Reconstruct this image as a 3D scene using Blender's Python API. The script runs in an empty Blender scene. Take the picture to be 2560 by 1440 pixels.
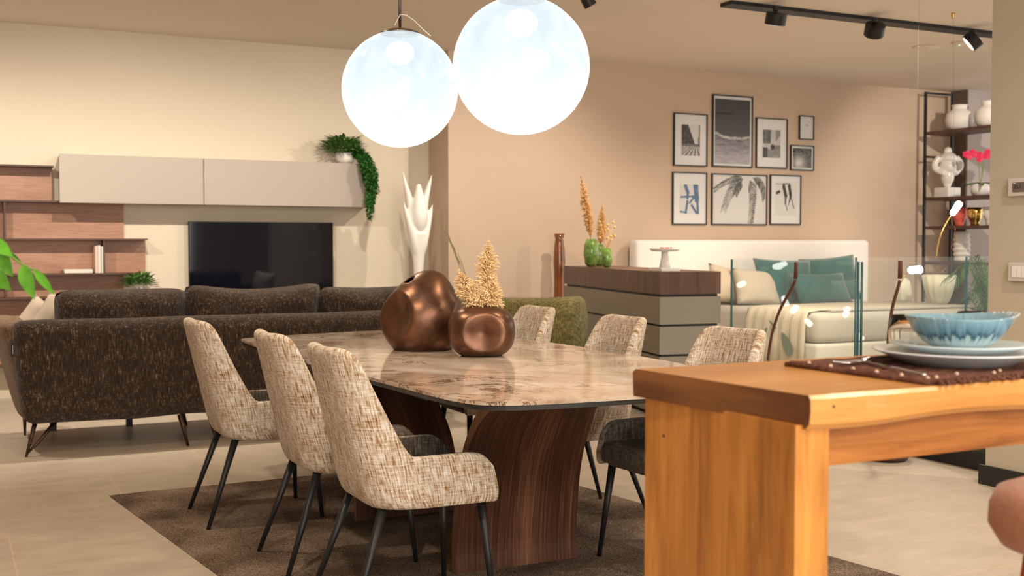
import bpy, bmesh, math, random
from mathutils import Vector, Matrix, noise
random.seed(7)
S = bpy.context.scene
C = S.collection
R = math.radians
# ---------------------------------------------------------------- camera
F = 2850.0; H = 1.36; YAW = R(26.5); PITCH = math.atan((720 - 612) / F)
cd = bpy.data.cameras.new('camera'); cam = bpy.data.objects.new('camera', cd); C.objects.link(cam)
cam.location = (0, 0, H); cam.rotation_euler = (R(90) - PITCH, 0, -YAW)
cd.sensor_width = 36; cd.lens = F / 2560 * 36; cd.clip_start = 0.05; cd.clip_end = 60
cd.dof.use_dof = True; cd.dof.focus_distance = 4.5; cd.dof.aperture_fstop = 4.5
S.camera = cam
S.view_settings.view_transform = 'Standard'; S.view_settings.look = 'None'
S.view_settings.exposure = 0.55; S.view_settings.gamma = 1.0; S.view_settings.use_curve_mapping = False
FW = Vector((math.sin(YAW) * math.cos(PITCH), math.cos(YAW) * math.cos(PITCH), -math.sin(PITCH)))
RT = Vector((math.cos(YAW), -math.sin(YAW), 0)); UP = RT.cross(FW); EYE = Vector((0, 0, H))
def ray(x, y): return FW * F + RT * (x - 1280) - UP * (y - 720)
def atZ(x, y, z): r = ray(x, y); return EYE + r * ((z - H) / r.z)
def atY(x, y, Y): r = ray(x, y); return EYE + r * (Y / r.y)
def atX(x, y, X): r = ray(x, y); return EYE + r * (X / r.x)
# ---------------------------------------------------------------- world and lights
w = bpy.data.worlds.new('world'); S.world = w; w.use_nodes = True
w.node_tree.nodes['Background'].inputs[0].default_value = (1.0, 0.93, 0.84, 1)
w.node_tree.nodes['Background'].inputs[1].default_value = 1.3
WARM = (1.0, 0.80, 0.58); NEUT = (1.0, 0.93, 0.84)
def spot(name, loc, aim, watt, col=WARM, ang=100, blend=0.6, rad=0.04):
    l = bpy.data.lights.new(name, 'SPOT'); l.energy = watt; l.color = col; l.spot_size = R(ang); l.spot_blend = blend
    l.shadow_soft_size = rad
    o = bpy.data.objects.new(name, l); C.objects.link(o); o.location = loc
    o.rotation_euler = (Vector(aim) - Vector(loc)).to_track_quat('-Z', 'Y').to_euler(); return o
def area(name, loc, aim, watt, sx, sy, col=NEUT):
    l = bpy.data.lights.new(name, 'AREA'); l.energy = watt; l.color = col; l.shape = 'RECTANGLE'; l.size = sx; l.size_y = sy
    o = bpy.data.objects.new(name, l); C.objects.link(o); o.location = loc
    o.rotation_euler = (Vector(aim) - Vector(loc)).to_track_quat('-Z', 'Y').to_euler(); return o
ZC = 3.31   # ceiling height
# ceiling spots over the sofa: wash the television wall, throw the sofa's shadow forward
for (x, ax, wt) in ((-0.6, -0.8, 200), (1.3, 1.2, 190), (3.3, 2.9, 110), (5.6, 4.6, 130)):
    spot('ceiling_spot', (x, 8.25, 3.24), (ax, 9.9, 0.6), wt * .9, (1.0, .88, .72), 125, .7, .03)
# ceiling spots over the dining area and the counter
for (x, y, ax, ay, wt) in ((0.9, 5.6, 1.0, 5.3, 90), (0.4, 2.6, .9, 4.2, 110), (3.5, 4.6, 3.3, 4.6, 60), (3.4, 1.5, 3.0, 2.6, 80),
                           (2.3, 8.0, 3.5, 7.0, 60)):
    spot('ceiling_spot', (x, y, 3.26), (ax, ay, 0), wt, WARM, 115, .8, .05)
# broad soft fill light added behind the camera; no window is built there
area('fill_behind_camera', (1.5, -4.2, 1.9), (2.5, 6, 1.4), 260, 7, 2.6, (1.0, .95, .88))
# unseen ceiling spots added to brighten the bed, bookcase, passage and ceiling
spot('ceiling_spot', (8.2, 8.3, 3.25), (8.4, 9.9, .6), 80, (1.0, .86, .70), 110, .8, .04)
spot('ceiling_spot', (9.6, 7.2, 3.25), (11.0, 10.0, 1.8), 170, (1.0, .88, .74), 70, .7, .04)
spot('ceiling_spot', (6.8, 3.0, 3.25), (6.4, 3.4, 0), 170, (1.0, .88, .74), 120, .8, .05)
spot('ceiling_spot', (6.6, 6.2, 3.25), (6.4, 6.0, 0), 150, (1.0, .88, .74), 130, .8, .05)
spot('ceiling_spot', (9.0, 4.6, 3.25), (9.0, 5.2, 0), 150, (1.0, .88, .74), 130, .8, .05)
spot('ceiling_spot', (4.6, 2.6, 3.25), (4.3, 3.6, 0), 110, (1.0, .9, .78), 120, .8, .05)
# unseen area light overhead, aimed at the counter
area('counter_area_light', (1.6, -0.3, 3.2), (1.9, 1.5, 0), 38, 2.5, .6, (1.0, .9, .78))
# ---------------------------------------------------------------- materials
def new_mat(name):
    m = bpy.data.materials.new(name); m.use_nodes = True; nt = m.node_tree
    return m, nt, nt.nodes['Principled BSDF']
def mat(name, col, rough=.5, metal=0, spec=None, bump=0, bscale=200, var=0, vscale=8, emit=None, es=0, trans=0, coat=0, ior=None, alpha=None, sheen=0):
    m, nt, b = new_mat(name); N = nt.nodes; L = nt.links
    b.inputs['Base Color'].default_value = (*col, 1); b.inputs['Roughness'].default_value = rough; b.inputs['Metallic'].default_value = metal
    if spec is not None: b.inputs['Specular IOR Level'].default_value = spec
    if emit: b.inputs['Emission Color'].default_value = (*emit, 1); b.inputs['Emission Strength'].default_value = es
    if trans: b.inputs['Transmission Weight'].default_value = trans
    if coat: b.inputs['Coat Weight'].default_value = coat; b.inputs['Coat Roughness'].default_value = .06
    if ior: b.inputs['IOR'].default_value = ior
    if sheen: b.inputs['Sheen Weight'].default_value = sheen
    if var or bump:
        tc = N.new('ShaderNodeTexCoord')
    if var:
        n = N.new('ShaderNodeTexNoise'); n.inputs['Scale'].default_value = vscale; n.inputs['Detail'].default_value = 4
        L.new(tc.outputs['Object'], n.inputs['Vector'])
        r = N.new('ShaderNodeValToRGB'); r.color_ramp.elements[0].position = .3; r.color_ramp.elements[1].position = .7
        r.color_ramp.elements[0].color = (*[c * (1 - var) for c in col], 1); r.color_ramp.elements[1].color = (*[min(1, c * (1 + var)) for c in col], 1)
        L.new(n.outputs['Fac'], r.inputs['Fac']); L.new(r.outputs['Color'], b.inputs['Base Color'])
    if bump:
        n2 = N.new('ShaderNodeTexNoise'); n2.inputs['Scale'].default_value = bscale; n2.inputs['Detail'].default_value = 3
        L.new(tc.outputs['Object'], n2.inputs['Vector'])
        bp = N.new('ShaderNodeBump'); bp.inputs['Strength'].default_value = bump; bp.inputs['Distance'].default_value = .01
        L.new(n2.outputs['Fac'], bp.inputs['Height']); L.new(bp.outputs['Normal'], b.inputs['Normal'])
    return m
def ramp(N, stops, interp='LINEAR'):
    r = N.new('ShaderNodeValToRGB'); e = r.color_ramp.elements; r.color_ramp.interpolation = interp
    while len(e) < len(stops): e.new(.5)
    for i, (p, c) in enumerate(stops): e[i].position = p; e[i].color = (*c, 1)
    return r
def tweed(name, stops, weave=(.0055, .009), scale=(1, 1, 1), str_=.35, bd=.0022, uv=True, coarse=14, sheen=.15):
    """woven slub fabric: streaky yarn colours in both directions times a small over-and-under weave; UV or object in metres"""
    m, nt, b = new_mat(name); N = nt.nodes; L = nt.links
    tc = N.new('ShaderNodeTexCoord'); src = tc.outputs['UV' if uv else 'Object']
    def nz(sc, sx, sy, sz, det=2):
        mp = N.new('ShaderNodeMapping'); mp.inputs['Scale'].default_value = (sx, sy, sz); L.new(src, mp.inputs['Vector'])
        n = N.new('ShaderNodeTexNoise'); n.inputs['Scale'].default_value = sc; n.inputs['Detail'].default_value = det; n.inputs['Roughness'].default_value = .65
        L.new(mp.outputs['Vector'], n.inputs['Vector']); return n.outputs['Fac']
    def mth(op, a, c=None, v=None):
        k = N.new('ShaderNodeMath'); k.operation = op; L.new(a, k.inputs[0])
        if c is not None: L.new(c, k.inputs[1])
        elif v is not None: k.inputs[1].default_value = v
        return k.outputs[0]
    if uv: v1 = nz(1, 170, 16, 1); v2 = nz(1, 22, 150, 1)
    else: v1 = nz(1, 150, 150, 18); v2 = nz(1, 40, 40, 150)
    big = nz(coarse, 1, 1, 1, 3)
    s = mth('ADD', mth('MULTIPLY', v1, v=.55), mth('MULTIPLY', v2, v=.28)); s = mth('ADD', s, mth('MULTIPLY', big, v=.17))
    r = ramp(N, stops); L.new(s, r.inputs['Fac'])
    sep = N.new('ShaderNodeSeparateXYZ'); L.new(src, sep.inputs[0])
    if uv:
        a = mth('SINE', mth('MULTIPLY', sep.outputs[0], v=2 * math.pi / weave[0])); c = mth('SINE', mth('MULTIPLY', sep.outputs[1], v=2 * math.pi / weave[1]))
        wv = mth('MULTIPLY', a, c)
    else:
        k = mth('ADD', sep.outputs[0], sep.outputs[1])
        a = mth('SINE', mth('MULTIPLY', k, v=2 * math.pi / weave[0])); c = mth('SINE', mth('MULTIPLY', sep.outputs[2], v=2 * math.pi / weave[1]))
        wv = mth('MULTIPLY', a, c)
    f = mth('ADD', mth('MULTIPLY', wv, v=.5), v=.5)
    mx = N.new('ShaderNodeMix'); mx.data_type = 'RGBA'; mx.blend_type = 'MULTIPLY'; mx.inputs[0].default_value = str_
    rr = ramp(N, [(0, (.42, .36, .30)), (.45, (1, 1, 1)), (1, (1, 1, 1))]); L.new(f, rr.inputs['Fac'])
    L.new(r.outputs['Color'], mx.inputs[6]); L.new(rr.outputs['Color'], mx.inputs[7]); L.new(mx.outputs[2], b.inputs['Base Color'])
    b.inputs['Roughness'].default_value = .95; b.inputs['Specular IOR Level'].default_value = .15; b.inputs['Sheen Weight'].default_value = sheen
    h = mth('ADD', f, mth('MULTIPLY', s, v=1.2))
    bp = N.new('ShaderNodeBump'); bp.inputs['Strength'].default_value = .7; bp.inputs['Distance'].default_value = bd
    L.new(h, bp.inputs['Height']); L.new(bp.outputs['Normal'], b.inputs['Normal'])
    return m
def wood(name, c1, c2, c3, grain=(1, 1, 12), scale=3, rough=.4, axis='Z', uv=False, wave=6, contrast=.5, coat=0, dist=.4):
    """long streaky grain running along an axis of the object's own space (or V of the UV map)"""
    m, nt, b = new_mat(name); N = nt.nodes; L = nt.links
    tc = N.new('ShaderNodeTexCoord'); mp = N.new('ShaderNodeMapping')
    L.new(tc.outputs['UV' if uv else 'Object'], mp.inputs['Vector'])
    sc = {'X': (.06, 1, 1), 'Y': (1, .06, 1), 'Z': (1, 1, .06)}[axis]
    if uv: sc = (1, .014, 1)
    mp.inputs['Scale'].default_value = tuple(s * scale for s in sc)
    n = N.new('ShaderNodeTexNoise'); n.inputs['Scale'].default_value = 9; n.inputs['Detail'].default_value = 8; n.inputs['Roughness'].default_value = .7
    n.inputs['Distortion'].default_value = dist; L.new(mp.outputs['Vector'], n.inputs['Vector'])
    wv = N.new('ShaderNodeTexNoise'); wv.inputs['Scale'].default_value = wave; wv.inputs['Detail'].default_value = 2; wv.inputs['Distortion'].default_value = dist * 3
    mp2 = N.new('ShaderNodeMapping'); mp2.inputs['Scale'].default_value = tuple((s if s > .5 else s * 2.5) for s in [q for q in sc]); L.new(tc.outputs['UV' if uv else 'Object'], mp2.inputs['Vector'])
    L.new(mp2.outputs['Vector'], wv.inputs['Vector'])
    ad = N.new('ShaderNodeMath'); ad.operation = 'MULTIPLY_ADD'; L.new(wv.outputs['Fac'], ad.inputs[0]); ad.inputs[1].default_value = contrast
    ad2 = N.new('ShaderNodeMath'); ad2.operation = 'MULTIPLY'; ad2.inputs[1].default_value = 1 - contrast; L.new(n.outputs['Fac'], ad2.inputs[0]); L.new(ad2.outputs[0], ad.inputs[2])
    r = ramp(N, [(.34, c1), (.5, c2), (.66, c3)]); L.new(ad.outputs[0], r.inputs['Fac']); L.new(r.outputs['Color'], b.inputs['Base Color'])
    b.inputs['Roughness'].default_value = rough
    if coat: b.inputs['Coat Weight'].default_value = coat; b.inputs['Coat Roughness'].default_value = .15
    bp = N.new('ShaderNodeBump'); bp.inputs['Strength'].default_value = .15; bp.inputs['Distance'].default_value = .002
    L.new(n.outputs['Fac'], bp.inputs['Height']); L.new(bp.outputs['Normal'], b.inputs['Normal'])
    return m
M = {}
M['wall_cream'] = mat('wall_cream', (.66, .585, .475), .8, bump=.05, bscale=300)
M['wall_tan'] = mat('wall_tan', (.60, .465, .36), .85, bump=.1, bscale=260)
M['wall_grey'] = mat('wall_grey', (.45, .40, .39), .8)
M['wall_column'] = mat('wall_column', (.50, .44, .34), .8, bump=.05, bscale=300)
M['ceiling'] = mat('ceiling', (.77, .68, .59), .9)
M['black_trim'] = mat('black_trim', (.012, .012, .012), .5)
M['cabinet'] = mat('cabinet_lacquer', (.40, .35, .31), .55)
M['black_metal'] = mat('black_metal', (.015, .015, .017), .45, .3)
M['walnut_light'] = wood('walnut_light', (.24, .115, .07), (.36, .19, .125), (.46, .265, .185), scale=9, axis='X', rough=.5, wave=3, contrast=.35)
M['walnut_dark'] = wood('walnut_dark', (.05, .024, .016), (.085, .042, .028), (.12, .06, .04), scale=4, axis='X', rough=.45, wave=3)
M['walnut_base'] = wood('walnut_base', (.026, .010, .006), (.085, .034, .018), (.25, .115, .06), scale=13, rough=.42, uv=True, wave=5, contrast=.35, dist=.15)
M['walnut_edge'] = wood('walnut_edge', (.16, .07, .035), (.22, .10, .05), (.3, .15, .08), scale=8, rough=.5, axis='Z')
M['oak_top'] = wood('oak_top', (.42, .16, .035), (.60, .28, .075), (.76, .38, .12), scale=7, axis='X', rough=.25, wave=3, contrast=.6, dist=.3)
M['oak_side'] = wood('oak_side', (.27, .09, .012), (.54, .22, .040), (.72, .34, .07), scale=5, axis='Z', rough=.4, wave=4, contrast=.5, dist=.9)
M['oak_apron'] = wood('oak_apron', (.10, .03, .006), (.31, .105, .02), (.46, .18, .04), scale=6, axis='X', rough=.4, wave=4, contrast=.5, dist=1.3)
M['chair_fabric'] = tweed('chair_tweed', [(.33, (.17, .085, .035)), (.41, (.33, .19, .09)), (.465, (.50, .385, .27)), (.53, (.66, .59, .50)), (.62, (.88, .86, .82))], str_=.55, coarse=9)
M['seat_fabric'] = tweed('seat_tweed', [(.36, (.040, .030, .022)), (.46, (.085, .067, .050)), (.54, (.14, .115, .09)), (.66, (.28, .25, .21))], uv=False, str_=.25)
M['sofa_fabric'] = tweed('sofa_chenille', [(.30, (.014, .008, .005)), (.47, (.032, .020, .013)), (.56, (.065, .044, .030)), (.67, (.28, .20, .14))], weave=(.007, .012), uv=False, str_=.3, bd=.003)
M['sofa_side_lit'] = tweed('sofa_chenille_lit', [(.30, (.08, .045, .022)), (.5, (.13, .08, .045)), (.66, (.26, .17, .11))], weave=(.007, .012), uv=False, str_=.2)  # same chenille, lightened to paint in the light on the arm
M['green_fabric'] = tweed('olive_boucle', [(.34, (.045, .036, .012)), (.47, (.11, .092, .030)), (.56, (.20, .17, .055)), (.66, (.36, .31, .12))], weave=(.02, .06), uv=False, str_=.3, bd=.006)
M['dark_leg'] = mat('dark_leg', (.022, .023, .024), .42, .4)
M['bronze_leg'] = mat('bronze_leg', (.07, .045, .035), .35, .8)
M['bronze'] = mat('bronze_glaze', (.150, .075, .046), .34, .85, var=.45, vscale=9)
M['brass'] = mat('brass', (.65, .42, .14), .25, 1)
M['gold'] = mat('gold_glaze', (.75, .48, .16), .12, 1)
M['copper'] = mat('copper', (.70, .28, .18), .25, 1)
M['white_gloss'] = mat('white_glaze', (.80, .78, .75), .25)
M['white_matte'] = mat('white_matte', (.80, .77, .73), .6)
M['white_statue'] = mat('white_statue', (.84, .82, .78), .45)
M['paper'] = mat('print_paper', (.72, .73, .75), .6)
M['frame_black'] = mat('frame_black', (.012, .011, .011), .3)
M['coral'] = mat('coral_glaze', (.85, .16, .12), .35)
M['green_glaze'] = mat('green_glaze', (.13, .24, .05), .1, var=.5, vscale=25, coat=.6)
M['amber_glass'] = mat('amber_glaze', (.20, .065, .02), .12, var=.5, vscale=6, coat=.7)
M['pampas'] = mat('pampas', (.96, .66, .38), .95, var=.2, vscale=30, bump=.6, bscale=120)
M['pampas2'] = mat('dried_grass', (.80, .50, .22), .9, var=.2, vscale=30)
M['dry_stem'] = mat('dry_stem', (.22, .19, .10), .9)
M['leaf'] = mat('leaf_green', (.045, .17, .03), .5, var=.5, vscale=40)
M['leaf2'] = mat('leaf_yellow_green', (.16, .30, .07), .5, var=.4, vscale=40)
M['leaf_bright'] = mat('leaf_bright', (.085, .29, .02), .16, var=.35, vscale=25, coat=.4)
M['stem_green'] = mat('stem_green', (.18, .25, .06), .6)
M['petal'] = mat('orchid_petal', (.78, .02, .10), .5)
M['linen_white'] = mat('linen_white', (.84, .82, .80), .9, bump=.15, bscale=150)
M['linen_grey'] = mat('linen_grey', (.44, .40, .34), .95, bump=.15, bscale=60)
M['linen_sand'] = mat('linen_sand', (.40, .33, .26), .9, bump=.15, bscale=80)
M['linen_cream'] = mat('linen_cream', (.60, .52, .42), .9, bump=.15, bscale=80)
M['linen_bed'] = mat('bed_sheet', (.50, .475, .42), .9, bump=.15, bscale=50)
M['bed_base'] = mat('bed_base_fabric', (.55, .53, .47), .9)
M['teal'] = mat('teal_velvet', (.015, .115, .11), .8, var=.25, vscale=5, bump=.2, bscale=60, sheen=.4)
M['throw'] = mat('throw_cream', (.60, .54, .43), .9)
M['throw_leaf'] = mat('throw_leaf_print', (.17, .22, .17), .9)
M['flute'] = mat('fluted_cream', (.72, .70, .55), .5, var=.08, vscale=10)
M['drawer'] = mat('drawer_lacquer', (.24, .21, .17), .5)
M['tv_screen'] = mat('tv_screen', (.003, .004, .009), .05, spec=.5)
M['plate'] = mat('plate_glaze', (.72, .76, .78), .2)
M['plate_blue'] = mat('plate_pale_blue', (.58, .70, .74), .2)
M['steel'] = mat('steel', (.75, .75, .77), .18, 1)
M['mat_brown'] = mat('woven_brown', (.15, .055, .03), .85, bump=.8, bscale=250, var=.5, vscale=90)
M['bead'] = mat('wood_bead', (.62, .42, .30), .5)
M['suede'] = mat('suede_rose', (.38, .16, .085), .9, bump=.2, bscale=120, var=.12, vscale=20, sheen=.3)
M['book_white'] = mat('book_white', (.70, .62, .56), .7)
M['book_pink'] = mat('book_pink', (.62, .45, .40), .7)
M['book_green'] = mat('book_green', (.50, .50, .42), .7)
M['marble_pot'] = mat('marble_pot', (.55, .50, .46), .4, var=.2, vscale=20)
def rug_mat():
    m, nt, b = new_mat('rug'); N = nt.nodes; L = nt.links; tc = N.new('ShaderNodeTexCoord')
    a = N.new('ShaderNodeTexNoise'); a.inputs['Scale'].default_value = 2.2; a.inputs['Detail'].default_value = 5; L.new(tc.outputs['Object'], a.inputs['Vector'])
    f = N.new('ShaderNodeTexNoise'); f.inputs['Scale'].default_value = 170; f.inputs['Detail'].default_value = 2; L.new(tc.outputs['Object'], f.inputs['Vector'])
    ad = N.new('ShaderNodeMath'); ad.operation = 'ADD'; L.new(a.outputs['Fac'], ad.inputs[0]); L.new(f.outputs['Fac'], ad.inputs[1])
    r = ramp(N, [(.38, (.045, .030, .021)), (.5, (.155, .112, .082)), (.62, (.34, .26, .20))])
    hf = N.new('ShaderNodeMath'); hf.operation = 'MULTIPLY'; hf.inputs[1].default_value = .5; L.new(ad.outputs[0], hf.inputs[0]); L.new(hf.outputs[0], r.inputs['Fac']); L.new(r.outputs['Color'], b.inputs['Base Color'])
    b.inputs['Roughness'].default_value = 1; b.inputs['Specular IOR Level'].default_value = .1
    bp = N.new('ShaderNodeBump'); bp.inputs['Strength'].default_value = 1; bp.inputs['Distance'].default_value = .01; L.new(f.outputs['Fac'], bp.inputs['Height']); L.new(bp.outputs['Normal'], b.inputs['Normal']); return m
M['rug'] = rug_mat()
M['plastic'] = mat('switch_plastic', (.60, .56, .52), .4)
M['lcd'] = mat('lcd', (.14, .11, .10), .3)
M['lcd_ink'] = mat('lcd_ink', (.03, .02, .02), .5)
M['pot_brown'] = mat('pot_brown', (.06, .02, .014), .4)
M['tag'] = mat('tag_cloth', (.01, .01, .012), .7)
M['thread'] = mat('thread_grey', (.35, .34, .32), .8)
M['red'] = mat('red_paint', (.6, .03, .03), .5)
M['copper_brown'] = mat('brown_tube', (.10, .032, .014), .6)
M['petal_light'] = mat('lamp_diffuser', (.9, .9, .88), .4, emit=(1, .97, .9), es=14)
M['lens_on'] = mat('lens_on', (.9, .9, .9), .4, emit=(1, .9, .75), es=1.2)
M['led_green'] = mat('led_green', (.2, .8, .4), .4, emit=(.3, 1, .5), es=1)
M['cable'] = mat('cable_clear', (.16, .14, .12), .8)
# glass
def glass(name, col, rough=0.0, ior=1.45):
    m, nt, b = new_mat(name); b.inputs['Base Color'].default_value = (*col, 1); b.inputs['Roughness'].default_value = rough
    b.inputs['Transmission Weight'].default_value = 1; b.inputs['IOR'].default_value = ior; return m
M['glass_edge'] = mat('glass_edge', (.01, .10, .11), .1, emit=None)
def pane_glass():
    m = bpy.data.materials.new('clear_pane'); m.use_nodes = True; nt = m.node_tree; N = nt.nodes; L = nt.links
    N.remove(N['Principled BSDF']); out = N['Material Output']
    t = N.new('ShaderNodeBsdfTransparent'); t.inputs[0].default_value = (.985, .996, .993, 1)
    g = N.new('ShaderNodeBsdfGlossy'); g.inputs['Roughness'].default_value = .01
    f = N.new('ShaderNodeFresnel'); f.inputs['IOR'].default_value = 1.5
    mx = N.new('ShaderNodeMixShader'); geo = N.new('ShaderNodeNewGeometry'); bk = N.new('ShaderNodeMath'); bk.operation = 'SUBTRACT'; bk.inputs[0].default_value = 1; L.new(geo.outputs['Backfacing'], bk.inputs[1])
    ml = N.new('ShaderNodeMath'); ml.operation = 'MULTIPLY'; L.new(f.outputs[0], ml.inputs[0]); L.new(bk.outputs[0], ml.inputs[1]); L.new(ml.outputs[0], mx.inputs[0]); L.new(t.outputs[0], mx.inputs[1]); L.new(g.outputs[0], mx.inputs[2])
    L.new(mx.outputs[0], out.inputs['Surface']); return m
M['pane'] = pane_glass()
def tumbler_glass():
    m = pane_glass(); m.name = 'tumbler_glass'; m.node_tree.nodes['Transparent BSDF'].inputs[0].default_value = (.975, .965, .955, 1); return m
M['tumbler'] = glass('tumbler_glass', (.98, .97, .96), 0, 1.4)
# lit opal globe: cloudy swirled glass over an inner lamp
def globe_mat():
    m, nt, b = new_mat('opal_globe'); N = nt.nodes; L = nt.links
    tc = N.new('ShaderNodeTexCoord'); n = N.new('ShaderNodeTexNoise'); n.inputs['Scale'].default_value = 7; n.inputs['Detail'].default_value = 6
    n.inputs['Distortion'].default_value = .8; L.new(tc.outputs['Object'], n.inputs['Vector'])
    sep = N.new('ShaderNodeSeparateXYZ'); L.new(tc.outputs['Object'], sep.inputs[0])
    r = ramp(N, [(.25, (.56, .72, .88)), (.55, (.72, .86, .93)), (.8, (.9, .96, 1.0))]); L.new(n.outputs['Fac'], r.inputs['Fac'])
    mr = N.new('ShaderNodeMapRange'); mr.inputs[1].default_value = -.24; mr.inputs[2].default_value = .12; mr.inputs[3].default_value = 1.10; mr.inputs[4].default_value = .74
    L.new(sep.outputs[2], mr.inputs[0])
    b.inputs['Base Color'].default_value = (.5, .5, .5, 1); b.inputs['Roughness'].default_value = .1
    b.inputs['Base Color'].default_value = (.08, .08, .08, 1)
    L.new(r.outputs['Color'], b.inputs['Emission Color']); L.new(mr.outputs[0], b.inputs['Emission Strength'])
    t = N.new('ShaderNodeBsdfTransparent'); mx = N.new('ShaderNodeMixShader'); mx.inputs[0].default_value = .30
    L.new(b.outputs[0], mx.inputs[1]); L.new(t.outputs[0], mx.inputs[2]); L.new(mx.outputs[0], N['Material Output'].inputs['Surface'])
    return m
M['globe'] = globe_mat()
M['bulb'] = mat('bulb_glow', (1, 1, 1), .4, emit=(1, 1, 1), es=1.6)
# floor: large-format beige stone tiles, grout and fine light veins
def floor_mat():
    m, nt, b = new_mat('floor_tile'); N = nt.nodes; L = nt.links
    tc = N.new('ShaderNodeTexCoord')
    br = N.new('ShaderNodeTexBrick'); br.offset = .5; br.inputs['Scale'].default_value = 1; br.inputs['Brick Width'].default_value = 1.2; br.inputs['Row Height'].default_value = 1.2
    br.inputs['Mortar Size'].default_value = .003; br.inputs['Color1'].default_value = (1, 1, 1, 1); br.inputs['Color2'].default_value = (.94, .94, .94, 1); br.inputs['Mortar'].default_value = (1.25, 1.15, 1.05, 1)
    mp = N.new('ShaderNodeMapping'); mp.inputs['Rotation'].default_value = (0, 0, 0); mp.inputs['Location'].default_value = (.35, .25, 0); L.new(tc.outputs['Object'], mp.inputs['Vector']); L.new(mp.outputs['Vector'], br.inputs['Vector'])
    n = N.new('ShaderNodeTexNoise'); n.inputs['Scale'].default_value = 3; n.inputs['Detail'].default_value = 10; n.inputs['Roughness'].default_value = .75
    mp2 = N.new('ShaderNodeMapping'); mp2.inputs['Scale'].default_value = (1, 2.2, 1); L.new(tc.outputs['Object'], mp2.inputs['Vector']); L.new(mp2.outputs['Vector'], n.inputs['Vector'])
    r = ramp(N, [(.3, (.40, .335, .265)), (.5, (.475, .405, .325)), (.7, (.54, .47, .385))]); L.new(n.outputs['Fac'], r.inputs['Fac'])
    mx = N.new('ShaderNodeMix'); mx.data_type = 'RGBA'; mx.blend_type = 'MULTIPLY'; mx.inputs[0].default_value = 1
    L.new(r.outputs['Color'], mx.inputs[6]); L.new(br.outputs['Color'], mx.inputs[7]); L.new(mx.outputs[2], b.inputs['Base Color'])
    b.inputs['Roughness'].default_value = .38; b.inputs['Specular IOR Level'].default_value = .35
    return m
M['floor'] = floor_mat()
def marble_mat():
    m, nt, b = new_mat('marble_top'); N = nt.nodes; L = nt.links
    tc = N.new('ShaderNodeTexCoord'); mp = N.new('ShaderNodeMapping'); mp.inputs['Rotation'].default_value = (0, 0, R(35)); mp.inputs['Scale'].default_value = (1.15, 1.0, 1)
    L.new(tc.outputs['Object'], mp.inputs['Vector'])
    n = N.new('ShaderNodeTexNoise'); n.inputs['Scale'].default_value = 2.6; n.inputs['Detail'].default_value = 9; n.inputs['Roughness'].default_value = .62; n.inputs['Distortion'].default_value = .9
    L.new(mp.outputs['Vector'], n.inputs['Vector'])
    r = ramp(N, [(.30, (.30, .20, .13)), (.42, (.47, .36, .27)), (.52, (.58, .48, .39)), (.64, (.70, .63, .55)), (.8, (.80, .76, .70))]); L.new(n.outputs['Fac'], r.inputs['Fac'])
    n2 = N.new('ShaderNodeTexNoise'); n2.inputs['Scale'].default_value = 3.4; n2.inputs['Detail'].default_value = 9; n2.inputs['Roughness'].default_value = .7; n2.inputs['Distortion'].default_value = .8
    L.new(mp.outputs['Vector'], n2.inputs['Vector'])
    r2 = ramp(N, [(.468, (1, 1, 1)), (.490, (.34, .22, .15)), (.502, (.10, .055, .035)), (.518, (1, 1, 1))]); L.new(n2.outputs['Fac'], r2.inputs['Fac'])
    n3 = N.new('ShaderNodeTexNoise'); n3.inputs['Scale'].default_value = 1.7; n3.inputs['Detail'].default_value = 2; L.new(mp.outputs['Vector'], n3.inputs['Vector'])
    r3 = ramp(N, [(.40, (0, 0, 0)), (.52, (1, 1, 1))]); L.new(n3.outputs['Fac'], r3.inputs['Fac'])
    mx = N.new('ShaderNodeMix'); mx.data_type = 'RGBA'; mx.blend_type = 'MULTIPLY'; L.new(r3.outputs['Color'], mx.inputs[0])
    L.new(r.outputs['Color'], mx.inputs[6]); L.new(r2.outputs['Color'], mx.inputs[7]); L.new(mx.outputs[2], b.inputs['Base Color'])
    b.inputs['Roughness'].default_value = .09; b.inputs['Specular IOR Level'].default_value = .6
    return m
M['marble'] = marble_mat()
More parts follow.
